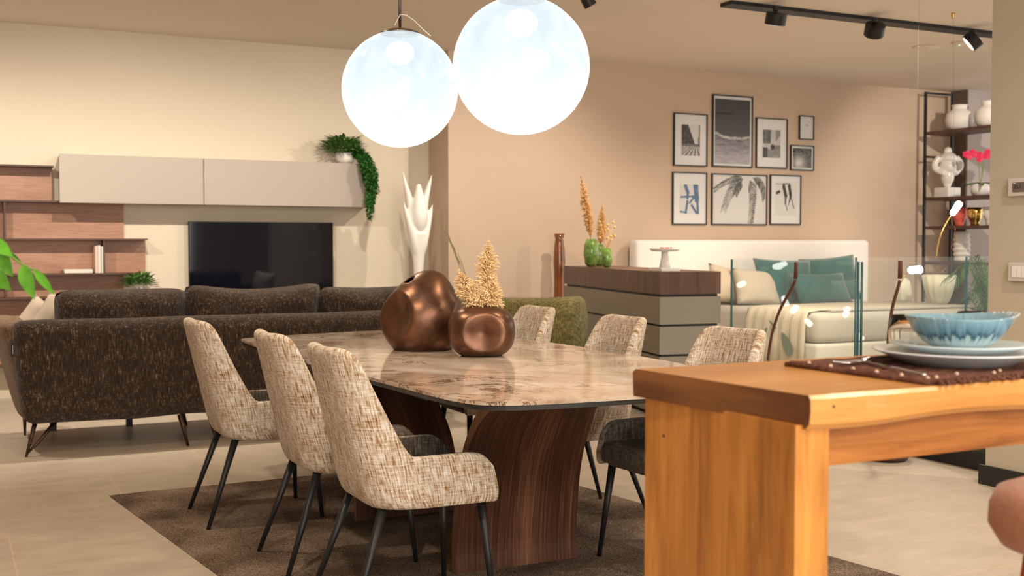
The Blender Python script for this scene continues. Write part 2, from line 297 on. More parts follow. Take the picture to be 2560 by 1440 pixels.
# blue reactive glaze of the bowl: dark drips under a white rim (pattern follows the clay height)
def bowl_mat():
    m, nt, b = new_mat('bowl_glaze'); N = nt.nodes; L = nt.links
    tc = N.new('ShaderNodeTexCoord'); sep = N.new('ShaderNodeSeparateXYZ'); L.new(tc.outputs['Object'], sep.inputs[0])
    at = N.new('ShaderNodeMath'); at.operation = 'ARCTAN2'; L.new(sep.outputs[1], at.inputs[0]); L.new(sep.outputs[0], at.inputs[1])
    cb = N.new('ShaderNodeCombineXYZ'); k = N.new('ShaderNodeMath'); k.operation = 'MULTIPLY'; k.inputs[1].default_value = 9; L.new(at.outputs[0], k.inputs[0]); L.new(k.outputs[0], cb.inputs[0])
    k2 = N.new('ShaderNodeMath'); k2.operation = 'MULTIPLY'; k2.inputs[1].default_value = 12; L.new(sep.outputs[2], k2.inputs[0]); L.new(k2.outputs[0], cb.inputs[1])
    n = N.new('ShaderNodeTexNoise'); n.inputs['Scale'].default_value = 1.3; n.inputs['Detail'].default_value = 2; L.new(cb.outputs[0], n.inputs['Vector'])
    d = N.new('ShaderNodeMath'); d.operation = 'MULTIPLY_ADD'; d.inputs[1].default_value = .05; L.new(n.outputs['Fac'], d.inputs[0]); L.new(sep.outputs[2], d.inputs[2])
    mr = N.new('ShaderNodeMapRange'); mr.inputs[1].default_value = 0; mr.inputs[2].default_value = .098; L.new(d.outputs[0], mr.inputs[0])
    r = ramp(N, [(.38, (.50, .60, .62)), (.50, (.30, .45, .52)), (.56, (.02, .06, .10)), (.66, (.09, .21, .30)), (.90, (.22, .40, .50)), (.96, (.25, .36, .42)), (.985, (.72, .76, .78))])
    L.new(mr.outputs[0], r.inputs['Fac']); L.new(r.outputs['Color'], b.inputs['Base Color']); b.inputs['Roughness'].default_value = .12
    return m
M['bowl'] = bowl_mat()
def vcol_mat():
    m, nt, b = new_mat('art_print'); a = nt.nodes.new('ShaderNodeVertexColor'); a.layer_name = 'Col'
    nt.links.new(a.outputs['Color'], b.inputs['Base Color']); b.inputs['Roughness'].default_value = .55; return m
M['print'] = vcol_mat()
# ---------------------------------------------------------------- mesh helpers
def obj(name, bm, m, parent=None, smooth=False, kind=None, mats=None):
    me = bpy.data.meshes.new(name); bmesh.ops.recalc_face_normals(bm, faces=bm.faces); bm.to_mesh(me); bm.free()
    for q in (mats or [m]): me.materials.append(q)
    if smooth:
        for p in me.polygons: p.use_smooth = True
    o = bpy.data.objects.new(name, me); C.objects.link(o)
    if parent: o.parent = parent
    if kind: o['kind'] = kind
    return o
def tag(o, label, cat, group=None, kind=None):
    o['label'] = label; o['category'] = cat
    if group: o['group'] = group
    if kind: o['kind'] = kind
    return o
def thing(name, loc, label, cat, rz=0, group=None):
    o = bpy.data.objects.new(name, None); C.objects.link(o); o.location = loc; o.rotation_euler = (0, 0, rz); o.empty_display_size = .1
    return tag(o, label, cat, group)
def copy_tree(o, parent=None):
    c = o.copy(); C.objects.link(c); c.parent = parent
    for ch in list(o.children): copy_tree(ch, c)
    return c
def BM(): return bmesh.new()
def box(bm, lo, hi, bev=0, seg=2):
    vs = [bm.verts.new((x, y, z)) for x in (lo[0], hi[0]) for y in (lo[1], hi[1]) for z in (lo[2], hi[2])]
    fs = [bm.faces.new([vs[i] for i in f]) for f in ((0, 1, 3, 2), (4, 6, 7, 5), (0, 4, 5, 1), (2, 3, 7, 6), (0, 2, 6, 4), (1, 5, 7, 3))]
    if bev:
        es = list({e for f in fs for e in f.edges}); bmesh.ops.bevel(bm, geom=es, offset=bev, segments=seg, profile=.5, affect='EDGES')
    return bm
def bx(name, lo, hi, m, parent=None, bev=0, seg=2, **k):
    return obj(name, box(BM(), lo, hi, bev, seg), m, parent, **k)
def frame_of(d):
    d = d.normalized(); a = Vector((0, 0, 1)) if abs(d.z) < .95 else Vector((1, 0, 0)); u = d.cross(a).normalized(); return u, d.cross(u)
def tube(bm, pts, rads, n=10, cap=True):
    pts = [Vector(p) for p in pts]
    if not hasattr(rads, '__len__'): rads = [rads] * len(pts)
    rings = []; u = None
    for i, p in enumerate(pts):
        d = (pts[min(i + 1, len(pts) - 1)] - pts[max(i - 1, 0)])
        if d.length < 1e-9: d = Vector((0, 0, 1))
        d.normalize()
        if u is None: u, v = frame_of(d)
        else: u = (u - d * u.dot(d)).normalized(); v = d.cross(u)
        rings.append([bm.verts.new(p + (u * math.cos(2 * math.pi * k / n) + v * math.sin(2 * math.pi * k / n)) * rads[i]) for k in range(n)])
    for a, b in zip(rings, rings[1:]):
        for k in range(n): bm.faces.new((a[k], a[(k + 1) % n], b[(k + 1) % n], b[k]))
    if cap: bm.faces.new(rings[0][::-1]); bm.faces.new(rings[-1])
    return bm
def lathe(bm, prof, n=32, c=(0, 0, 0), flute=None, sx=1, sy=1):
    c = Vector(c); rings = []
    for r, z in prof:
        if r < 1e-5: rings.append([bm.verts.new(c + Vector((0, 0, z)))])
        else:
            rings.append([bm.verts.new(c + Vector((sx * r * (1 + (flute[0] * math.cos(flute[1] * 2 * math.pi * k / n) if flute else 0)) * math.cos(2 * math.pi * k / n),
                                                   sy * r * (1 + (flute[0] * math.cos(flute[1] * 2 * math.pi * k / n) if flute else 0)) * math.sin(2 * math.pi * k / n), z))) for k in range(n)])
    for a, b in zip(rings, rings[1:]):
        if len(a) == 1 and len(b) == 1: continue
        if len(a) == 1:
            for k in range(n): bm.faces.new((a[0], b[k], b[(k + 1) % n]))
        elif len(b) == 1:
            for k in range(n): bm.faces.new((a[k], a[(k + 1) % n], b[0]))
        else:
            for k in range(n): bm.faces.new((a[k], a[(k + 1) % n], b[(k + 1) % n], b[k]))
    return bm
def ball(bm, c, r, n=12, sc=(1, 1, 1)):
    mt = Matrix.Translation(c) @ Matrix.Diagonal((*[r * s for s in sc], 1)); bmesh.ops.create_uvsphere(bm, u_segments=n, v_segments=max(6, n // 2 + 2), radius=1, matrix=mt); return bm
def subsurf(o, lv=2):
    m = o.modifiers.new('sub', 'SUBSURF'); m.levels = lv; m.render_levels = lv; return o
def extrude_poly(bm, pts, z0, z1, bev=0):
    a = [bm.verts.new((x, y, z0)) for x, y in pts]; b = [bm.verts.new((x, y, z1)) for x, y in pts]
    n = len(pts); fs = [bm.faces.new(a[::-1]), bm.faces.new(b)]
    for i in range(n): fs.append(bm.faces.new((a[i], a[(i + 1) % n], b[(i + 1) % n], b[i])))
    if bev:
        es = [e for f in fs[:2] for e in f.edges]; bmesh.ops.bevel(bm, geom=es, offset=bev, segments=2, profile=.5, affect='EDGES')
    return bm
def smooth_closed(pts, n=8):
    out = []; k = len(pts)
    for i in range(k):
        p0, p1, p2, p3 = [Vector(pts[(i + j - 1) % k]) for j in range(4)]
        for s in range(n):
            t = s / n; out.append(tuple(.5 * ((2 * p1) + (-p0 + p2) * t + (2 * p0 - 5 * p1 + 4 * p2 - p3) * t * t + (-p0 + 3 * p1 - 3 * p2 + p3) * t ** 3)))
    return out
def smooth_open(pts, n=6):
    pts = [Vector(p) for p in pts]; q = [pts[0] * 2 - pts[1]] + pts + [pts[-1] * 2 - pts[-2]]; out = []
    for i in range(len(pts) - 1):
        p0, p1, p2, p3 = q[i:i + 4]
        for s in range(n):
            t = s / n; out.append(.5 * ((2 * p1) + (-p0 + p2) * t + (2 * p0 - 5 * p1 + 4 * p2 - p3) * t * t + (-p0 + 3 * p1 - 3 * p2 + p3) * t ** 3))
    return out + [pts[-1]]
def cushion(bm, w, h, t, crease=.85, n=12, sag=0, seed=0, pinch=1.0, corner=0):
    """a stuffed pillow in the local XZ plane: plump centre, thin seams, corners pulled out"""
    for s in (1, -1):
        g = {}
        for i in range(n + 1):
            for j in range(n + 1):
                a = i / n * 2 - 1; b = j / n * 2 - 1
                e = max(0, (1 - abs(a) ** 2.6)) ** .5 * max(0, (1 - abs(b) ** 2.6)) ** .5
                px = w / 2 * a * (1 - .07 * pinch * (1 - abs(a)) ** 0 * (1 - b * b) * abs(a)); pz = h / 2 * b * (1 - .07 * pinch * (1 - a * a) * abs(b))
                wob = noise.noise(Vector((a * 1.7 + seed, b * 1.7, seed * 3.1))) * .12 * t
                pz -= sag * (1 - a * a) * (b + 1) / 2
                pz *= 1 - corner * abs(a) ** 9; px *= 1 - corner * .45 * abs(b) ** 9
                g[i, j] = bm.verts.new((px, s * (t / 2 * e) + wob * e, pz + h / 2))
        for i in range(n):
            for j in range(n): bm.faces.new((g[i, j], g[i + 1, j], g[i + 1, j + 1], g[i, j + 1]))
    bmesh.ops.remove_doubles(bm, verts=bm.verts, dist=.0008); return bm
def leafmesh(bm, base, d, up, ln, wd, bend=.3, n=4, fold=.25):
    """one leaf blade with a midrib fold and a droop"""
    d = Vector(d).normalized(); up = Vector(up); side = d.cross(up)
    if side.length < 1e-4: side = Vector((1, 0, 0))
    side.normalize(); up = side.cross(d).normalized(); base = Vector(base); rows = []
    for i in range(n + 1):
        t = i / n; c = base + d * (ln * t) - up * (bend * ln * t * t); w_ = wd * math.sin(math.pi * min(.97, t ** .75 * .97 + .03)) * .5
        if i == n: w_ = 0.0004
        rows.append([bm.verts.new(c - side * w_ + up * fold * w_), bm.verts.new(c), bm.verts.new(c + side * w_ + up * fold * w_)])
    for a, b in zip(rows, rows[1:]):
        for k in range(2): bm.faces.new((a[k], a[k + 1], b[k + 1], b[k]))
    return bm
def text_mesh(name, s, size, m, parent, mtx, ext=.0004):
    cu = bpy.data.curves.new(name, 'FONT'); cu.body = s; cu.size = size; cu.extrude = ext; cu.align_x = 'CENTER'; cu.align_y = 'CENTER'
    o = bpy.data.objects.new(name, cu); dg = bpy.context.evaluated_depsgraph_get(); C.objects.link(o); dg.update()
    me = bpy.data.meshes.new_from_object(o.evaluated_get(bpy.context.evaluated_depsgraph_get())); bpy.data.objects.remove(o)
    me.materials.clear(); me.materials.append(m); t = bpy.data.objects.new(name, me); C.objects.link(t); t.parent = parent; t.matrix_local = mtx; return t
# ================================================================= THE ROOM
def struct(name, lo, hi, m): return bx(name, lo, hi, m, kind='structure')
struct('floor', (-6, -5, -.1), (15, 12.2, 0), M['floor'])
struct('ceiling', (-6, -5, ZC), (15, 12.2, ZC + .1), M['ceiling'])
struct('wall_television', (-3.2, 11.0, 0), (4.262, 11.2, ZC), M['wall_cream'])
struct('wall_recess', (4.262, 11.12, 0), (4.72, 11.3, ZC), M['wall_cream'])
struct('wall_bedroom', (4.568, 10.6, 0), (11.57, 11.12, ZC), M['wall_tan'])
pr_ = struct('wall_pier', (11.57, 10.36, 0), (15, 11.1, ZC), M['wall_grey'])
struct('pier_shade_facing', (11.545, 10.34, 0), (11.57, 10.6, ZC), mat('pier_shade', (.14, .10, .08), .7))  # thin dark facing that paints the shade on the pier's side
struct('wall_right', (5.28, 1.4, 0), (5.45, 4.56, ZC), M['wall_column'])
struct('baseboard_right', (5.258, 1.4, 0), (5.28, 4.59, .11), M['black_trim'])
struct('light_blocker_left', (-3.2, -4.8, 0), (-3.0, 11, ZC), M['wall_tan'])  # unseen wall added to cut ambient light and deepen shadows
struct('light_blocker_back', (-6, -5, 0), (15, -4.8, ZC), M['wall_column'])  # unseen wall added to keep the television's reflection dark
struct('baseboard_bedroom', (4.57, 10.58, 0), (11.5, 10.6, .08), M['black_trim'])
# ================================================================= RUG
rug_pts = [(.78, 6.46), (3.05, 6.50), (3.60, 2.7), (1.22, 2.7)]
b = BM(); a0 = [Vector((*p, 0)) for p in rug_pts]; NX, NY = 60, 90; g = {}
for i in range(NX + 1):
    for j in range(NY + 1):
        u, v = i / NX, j / NY; p = (a0[0] * (1 - u) + a0[1] * u) * (1 - v) + (a0[3] * (1 - u) + a0[2] * u) * v
        edge = min(u, 1 - u) * 2.3 < .01 or min(v, 1 - v) * 3.6 < .01
        g[i, j] = b.verts.new((p.x, p.y, .002 if edge else .014 + .003 * noise.noise(p * 9)))
for i in range(NX):
    for j in range(NY): b.faces.new((g[i, j], g[i + 1, j], g[i + 1, j + 1], g[i, j + 1]))
tag(obj('rug', b, M['rug'], smooth=True), 'large low-pile taupe brown rug lying under the dining table', 'rug')
RZ = .014
# ================================================================= DINING CHAIRS
def chair_path():
    """plan path of the shell from one arm front round the back to the other, with the height of its rim"""
    pts = []; xf, xr, hw, rc = .25, -.24, .245, .11
    xs = [.25, .243, .235, .22, .19, .14, .09, .04, 0, -.03, -.055, -.075, -.09, -.10, -.11, -.12]
    n = len(xs)
    for i in range(n): pts.append((xs[i], -hw))
    for i in range(7): a = i / 6 * math.pi / 2; pts.append((xr + rc - rc * math.sin(a), -hw + rc - rc * math.cos(a)))
    for i in range(1, 8): pts.append((xr, -hw + rc + (2 * hw - 2 * rc) * i / 8))
    back = [(x, -y) for x, y in pts[:n + 7]][::-1]
    return pts + back
def rim_height(x, y):
    if x > .232: return .535 + (.25 - x) / .018 * .03
    if x > -.06: return .592 - .02 * max(0, (x - .19)) / .06
    t = min(1, (-.06 - x) / .13)
    t = t * .62 + .38 * math.sin(t * math.pi / 2) ** 2
    h = .592 + (.975 - .592) * t
    if x < -.19: h = .975 + .008 * min(1, (-.19 - x) / .04) - .005 * (1 - min(1, abs(y) / .16) ** 2)
    return h
def shell_pt(x, y, z):
    k = max(0, (z - .42)) / .57; lean = -.125 * k ** 1.0
    ny = y * (1 - .10 * k) + 0; bx_ = .0
    if z < .47: q = (.47 - z) / .07; ny *= (1 - .05 * q * q); x = x + (.02 * q * q if x < 0 else -.015 * q * q)
    curve = .035 * k * (1 - min(1, abs(y) / .245) ** 2) * (1 if x < -.2 else 0)
    return Vector((x + lean - curve * .6, ny, z))
def make_chair(name, label):
    root = thing(name, (0, 0, 0), label, 'chair')
    P = chair_path(); NV = 14; b = BM(); uvl = b.loops.layers.uv.new('UVMap'); rows = []; arc = [0]
    for p, q in zip(P, P[1:]): arc.append(arc[-1] + math.dist(p, q))
    for i, (x, y) in enumerate(P):
        h = rim_height(x, y); rows.append([b.verts.new(shell_pt(x, y, .40 + (h - .40) * j / NV)) for j in range(NV + 1)])
    b.verts.index_update()
    for i in range(len(P) - 1):
        for j in range(NV):
            f = b.faces.new((rows[i][j], rows[i + 1][j], rows[i + 1][j + 1], rows[i][j + 1]))
            for lp, (ii, jj) in zip(f.loops, ((i, j), (i + 1, j), (i + 1, j + 1), (i, j + 1))): lp[uvl].uv = (arc[ii], rows[ii][jj].co.z)
    me = bpy.data.meshes.new('shell'); bmesh.ops.recalc_face_normals(b, faces=b.faces); b.to_mesh(me); b.free(); me.materials.append(M['chair_fabric'])
    for p in me.polygons: p.use_smooth = True
    o = bpy.data.objects.new('shell', me); C.objects.link(o); o.parent = root
    md = o.modifiers.new('solid', 'SOLIDIFY'); md.thickness = .046; md.offset = SHELL_OFF; subsurf(o, 2)
    # inner lining of the arms and lower back
    b = BM(); rows = []; n = len(P)
    for i, (x, y) in enumerate(P):
        h = rim_height(x, y); hh = min(h - .004, .60)
        px, py = P[max(0, i - 1)]; qx, qy = P[min(n - 1, i + 1)]; d = Vector((qx - px, qy - py)).normalized(); nrm = Vector((-d.y, d.x))
        if nrm.x * (0 - x) + nrm.y * (0 - y) < 0 and abs(y) > .05: nrm = -nrm
        if abs(y) <= .05: nrm = Vector((1, 0))
        off = .049; xx = x + nrm.x * off; yy = y + nrm.y * off
        if x > .24: xx = min(xx, .252)
        row = [b.verts.new(shell_pt(xx, yy, .44 + (hh - .44) * j / 5)) for j in range(6)]
        if h < .6: row.append(b.verts.new(shell_pt(xx - nrm.x * .008, yy - nrm.y * .008, hh + .002)))
        else: row.append(b.verts.new(shell_pt(xx - nrm.x * .004, yy - nrm.y * .004, hh + .004)))
        rows.append(row)
    for r0, r1 in zip(rows, rows[1:]):
        for j in range(6): b.faces.new((r0[j], r1[j], r1[j + 1], r0[j + 1]))
    lin = obj('inner_lining', b, M['seat_fabric'], root, smooth=True); lin['label'] = 'dark grey brown inner lining'; subsurf(lin, 1)
    # seat cushion
    b = BM(); box(b, (-.20, -.193, .415), (.262, .193, .505), .03, 3); s = obj('seat', b, M['seat_fabric'], root, smooth=True)
    for v in s.data.vertices:
        if v.co.z > .47: v.co.z += .028 * max(0, 1 - (v.co.x / .27) ** 2) * max(0, 1 - (v.co.y / .2) ** 2)
    subsurf(s, 1); s['label'] = 'dark grey brown seat cushion'
    bx('seat_pan', (-.19, -.19, .402), (.215, .19, .425), M['seat_fabric'], root, .008)
    for (tx, ty, fx, fy) in ((-.185, .175, -.33, .232), (-.185, -.175, -.33, -.232), (.195, .18, .225, .238), (.195, -.18, .225, -.238)):
        obj('leg', tube(BM(), [(tx, ty, .41), (fx, fy, 0)], [.0175, .0095], 14), M['dark_leg'], root, smooth=True)
    return root
SHELL_OFF = -1
proto = make_chair('dining_chair', '')
chairs = [(1.57, 3.98, 0, 'tweed dining chair nearest the camera, fully seen from behind left of the table'),
          (1.55, 4.71, 0, 'tweed dining chair in the middle of the three left of the table'),
          (1.43, 5.66, 0, 'tweed dining chair left of the table, farthest back and in front of the sofa'),
          (2.755, 3.98, 183, 'tweed dining chair right of the table with its lower half behind the wooden counter'),
          (2.77, 4.93, 180, 'tweed dining chair across the table with its back before the grey drawers'),
          (2.80, 5.93, 180, 'tweed dining chair across the table right beside the small bronze vase and green armchair')]
for i, (x, y, a, lab) in enumerate(chairs):
    o = proto if i == 0 else copy_tree(proto)
    o.location = (x, y, RZ); o.rotation_euler = (0, 0, R(a)); tag(o, lab, 'chair', 'tweed dining chairs around the marble table')
# ================================================================= DINING TABLE
TZ = .82
tt = thing('dining_table', (2.2, 4.8, RZ), 'large marble-topped dining table on curved walnut slab legs', 'table')
top_pts = [(1.57, 4.11), (1.585, 3.83), (1.62, 3.60), (1.70, 3.505), (1.86, 3.46), (2.27, 3.43), (2.66, 3.455), (2.84, 3.50), (2.93, 3.60), (2.97, 3.8), (3.005, 4.4), (3.02, 5.0), (3.00, 5.5),
           (2.94, 5.95), (2.88, 6.4), (2.80, 6.70), (2.65, 6.82), (2.3, 6.80), (1.9, 6.70), (1.60, 6.60), (1.53, 6.55), (1.515, 6.46), (1.50, 6.0), (1.50, 5.2)]
tp = smooth_closed([(x - 2.2, y - 4.8, 0) for x, y in top_pts], 6)
cx_, cy_ = 0, .3
tp2 = [(x, y) for x, y, z in tp]
obj('tabletop', extrude_poly(BM(), tp2, TZ - .012 - RZ, TZ - RZ, .002), M['marble'], tt)
def shrink(pts, k):
    out = []; n = len(pts)
    for i, (x, y) in enumerate(pts):
        px, py = pts[i - 1]; qx, qy = pts[(i + 1) % n]; d = Vector((qx - px, qy - py)).normalized(); out.append((x - d.y * k, y + d.x * k))
    return out
area2 = sum(tp2[i - 1][0] * tp2[i][1] - tp2[i][0] * tp2[i - 1][1] for i in range(len(tp2)))
obj('top_rim', extrude_poly(BM(), shrink(tp2, .006 if area2 > 0 else -.006), TZ - .030 - RZ, TZ - .012 - RZ), mat('table_rim_black', (.02, .018, .017), .3), tt)
# slab: rows of (x_left, x_right, y, z); curls outward toward the tabletop
def slab(rows, thick, name, dirn):
    rows = [Vector(r) for r in smooth_open([Vector((r[0], r[1], r[2])) for r in [(a, c, d) for a, c, d, e in rows]], 5)], smooth_open([Vector((e, 0, 0)) for a, c, d, e in rows], 5)
    ABC, ZZ = rows; b = BM(); uvl = b.loops.layers.uv.new('UVMap'); n = len(ABC); NXs = 8
    nor = []
    for i in range(n):
        p = (ABC[max(0, i - 1)].z, ZZ[max(0, i - 1)].x); q = (ABC[min(n - 1, i + 1)].z, ZZ[min(n - 1, i + 1)].x)
        d = Vector((q[0] - p[0], q[1] - p[1])).normalized(); nor.append(Vector((-d.y, d.x)) * dirn)
    G = {}
    arc = [0]
    for i in range(1, n): arc.append(arc[-1] + math.hypot(ABC[i].z - ABC[i - 1].z, ZZ[i].x - ZZ[i - 1].x))
    for side in (0, 1):
        for i in range(n):
            for k in range(NXs + 1):
                u = k / NXs; x = ABC[i].x * (1 - u) + ABC[i].y * u
                G[side, i, k] = b.verts.new((x - 2.2, ABC[i].z + nor[i].x * thick * side - 4.8, min(ZZ[i].x + nor[i].y * thick * side, TZ - .031) - RZ))
    def face(vs, uvs, mi=0):
        f = b.faces.new(vs); f.material_index = mi
        for lp, uv in zip(f.loops, uvs): lp[uvl].uv = uv
    for side in (0, 1):
        for i in range(n - 1):
            for k in range(NXs):
                ks = [(i, k), (i, k + 1), (i + 1, k + 1), (i + 1, k)]; face([G[side, a, c] for a, c in ks], [(c * .07, arc[a]) for a, c in ks])
    for i in range(n - 1):
        for k in (0, NXs): face([G[0, i, k], G[1, i, k], G[1, i + 1, k], G[0, i + 1, k]], [(0, arc[i]), (.05, arc[i]), (.05, arc[i + 1]), (0, arc[i + 1])], 1)
    for i in (0, n - 1):
        for k in range(NXs): face([G[0, i, k], G[0, i, k + 1], G[1, i, k + 1], G[1, i, k]], [(0, 0), (.07, 0), (.07, .05), (0, .05)], 1)
    o = obj(name, b, None, tt, smooth=False, mats=[M['walnut_base'], M['walnut_edge']]); return o
near = [(1.851, 2.419, 4.226, RZ), (1.845, 2.41, 4.215, .15), (1.83, 2.38, 4.14, .36), (1.79, 2.32, 4.00, .52), (1.74, 2.24, 3.80, .67), (1.70, 2.15, 3.60, .77), (1.69, 2.13, 3.52, .789)]
slab(near, .04, 'leg_slab', -1)
far = [(1.78, 2.33, 5.30, RZ), (1.775, 2.325, 5.31, .15), (1.77, 2.32, 5.38, .36), (1.75, 2.30, 5.52, .52), (1.73, 2.28, 5.72, .67), (1.72, 2.26, 5.92, .77), (1.71, 2.25, 6.0, .789)]
slab(far, .04, 'leg_slab', 1)
bx('leg_crossbeam', (-.42, -.45, .70), (-.30, .62, TZ - .031 - RZ), M['black_trim'], tt)
# ================================================================= VASES ON THE TABLE
def dented(name, loc, label, rad, dents, opening, profile, seed, rz=0):
    """a thrown bronze-glazed pot whose walls are pushed in: radius by direction, minus round dents"""
    root = thing(name, loc, label, 'vase'); b = BM(); NU, NVv = 96, 64; g = {}
    dn = [(Vector(d).normalized(), a, dep, sh) for d, a, dep, sh in dents]; op = Vector(opening[0]).normalized(); oa = opening[1]
    for j in range(NVv + 1):
        th = math.pi * j / NVv
        for i in range(NU):
            ph = 2 * math.pi * i / NU; d = Vector((math.sin(th) * math.cos(ph), math.sin(th) * math.sin(ph), math.cos(th)))
            r = profile(d)
            for dd, a, dep, sh in dn:
                ang = d.angle(dd) / a
                if ang < 1: r -= dep * (1 - ang ** sh) ** 1.0 * rad
                elif ang < 1.3: r += .05 * rad * math.sin((ang - 1) / .3 * math.pi) * (1.3 - ang)
            p = d * r
            if p.z < 0: p.z = max(p.z, -opening[2])
            g[i, j] = p
    vt = {}
    cut = []
    for j in range(NVv + 1):
        for i in range(NU):
            vt[i, j] = b.verts.new(g[i, j] + Vector((0, 0, opening[2])))
    for j in range(NVv):
        for i in range(NU):
            c = (g[i, j] + g[(i + 1) % NU, j + 1]) / 2
            if c.normalized().angle(op) < oa: continue
            b.faces.new((vt[i, j], vt[(i + 1) % NU, j], vt[(i + 1) % NU, j + 1], vt[i, j + 1]))
    bmesh.ops.remove_doubles(b, verts=b.verts, dist=.0005)
    for v in [v for v in b.verts if not v.link_faces]: b.verts.remove(v)
    o = obj('body', b, M['bronze'], root, smooth=True); md = o.modifiers.new('s', 'SOLIDIFY'); md.thickness = .006; md.offset = -1
    root.rotation_euler = (0, 0, rz); return root
toc = lambda x, y, D=5.6: (Vector((-FW.x, -FW.y, 0)))     # horizontal direction toward the viewer's side of the table
tc_ = Vector((-FW.x, -FW.y, 0)).normalized(); rr_ = RT
pz = atZ(1046, 876, TZ)
def prof_big(d):
    right = d.dot(rr_); up = d.z
    r = .222 + .0 * max(0, -up)
    peak = Vector((rr_.x * .34, rr_.y * .34, .94)).normalized(); a = d.angle(peak)
    r += .034 * math.exp(-(a / .50) ** 2)
    r -= .018 * math.exp(-((d.angle((rr_ * .75 + Vector((0, 0, .65))).normalized())) / .5) ** 2)
    r -= .02 * math.exp(-((d.angle((-rr_ * .8 + Vector((0, 0, .75))).normalized())) / .5) ** 2)
    return r
dented('bronze_vase', (pz.x + .05, pz.y + .06, TZ), 'large bronze-glazed dented vase with a round hollow in its side, on the marble table', .2,
       [(tc_ * .80 - rr_ * .78 + Vector((0, 0, .08)), .58, .34, 2.2), (tc_ * .25 + rr_ * 1.0 - Vector((0, 0, .1)), .5, .16, 2.0)],
       (tuple(tc_ * .34 - rr_ * .30 + Vector((0, 0, .88))), .13, .165), prof_big, 1)
pz = atZ(1200, 893, TZ)
def prof_small(d):
    ax, ay, az = abs(d.dot(rr_)), abs(d.dot(tc_)), abs(d.z)
    k = (ax ** 2.6 + ay ** 2.6 + (az * 1.26) ** 2.6) ** (-1 / 2.6)
    return .164 * k
dented('bronze_vase', (pz.x + .05, pz.y + .09, TZ), 'small squat bronze-glazed dented vase holding dried pampas on the marble table', .15,
       [(tc_ * 1.0 + rr_ * .10 + Vector((0, 0, .0)), .60, .30, 2.0), (-tc_ + rr_ * .9, .5, .12, 2.2)],
       ((-rr_.x * .05, -rr_.y * .05, 1), .36, .118), prof_small, 2)
VS = Vector((pz.x + .05, pz.y + .09, TZ))
# ---- pampas plumes
def plume_tree(name, loc, label, stalks, m, stem_m, group=None, cat='dried grass', fl=.045):
    root = thing(name, loc, label, cat, group=group)
    for (top, base, w, fluff) in stalks:
        top = Vector(top); base = Vector(base); mid = (top + base) / 2 + Vector((random.uniform(-.01, .01), random.uniform(-.01, .01), 0))
        pts = smooth_open([base, mid, top], 8)
        st = obj('stem', tube(BM(), pts, .0025, 6), stem_m, root)
        b = BM(); n = len(pts); s0 = int(n * (1 - fluff))
        for i in range(s0, n):
            t = (i - s0) / max(1, n - 1 - s0); ww = w * math.sin(math.pi * min(1, .12 + .86 * t) ** .8) + .004
            for k in range(62):
                a = random.uniform(0, 6.283); d = Vector((math.cos(a) * .8, math.sin(a) * .8, random.uniform(.1, 1.1))).normalized()
                p = pts[i] + Vector((random.uniform(-.004, .004), random.uniform(-.004, .004), random.uniform(-.01, .01)))
                e = p + d * ww * random.uniform(.6, 1.2); tube(b, [p, (p + e) / 2 + Vector((0, 0, .004)), e, e - Vector((0, 0, ww * .15)) + d * ww * .1], [.0015, .0018 + ww * .035, .0016 + ww * .02, .0006], 4)
        obj('plume', b, m, root, smooth=True)
    return root
rv = lambda r, u, f=0: tuple(rr_ * r + Vector((0, 0, u)) + tc_ * f)
plume_tree('dried_pampas', VS + Vector((0, 0, .17)), 'cream pampas plumes standing in the small bronze vase', [
    (rv(.035, .375), rv(.01, -.03), .055, .55), (rv(.055, .21, .02), rv(.02, -.02), .060, .8), (rv(-.055, .19, .03), rv(0, -.02), .062, .8), (rv(-.11, .235, .0), rv(-.01, -.02), .05, .7),
    (rv(.0, .15, .04), rv(0, -.02), .065, .85), (rv(.085, .10, .02), rv(.02, -.02), .055, .8), (rv(-.03, .13, -.03), rv(0, -.02), .055, .8)], M['pampas'], M['dry_stem'])
g_ = thing('dried_grass', VS + Vector((0, 0, .17)), 'thin grey-green dried grass stalks leaning left out of the small bronze vase', 'dried grass')
for k, (r, u) in enumerate(((-.175, .44), (-.135, .36), (-.115, .33), (-.10, .30))):
    obj('stem', tube(BM(), [rv(0, 0), rv(r * .5, u * .48), rv(r, u)], [.0018, .0016, .001], 5), M['dry_stem'], g_)
b = BM()
for k in range(14):
    t = .62 + .38 * k / 13; leafmesh(b, rv(-.175 * t, .44 * t), (-.3 * rr_.x + .2 * random.random(), -.3 * rr_.y, .9), tc_, .035, .010, .1)
obj('seed_head', b, M['dry_stem'], g_)
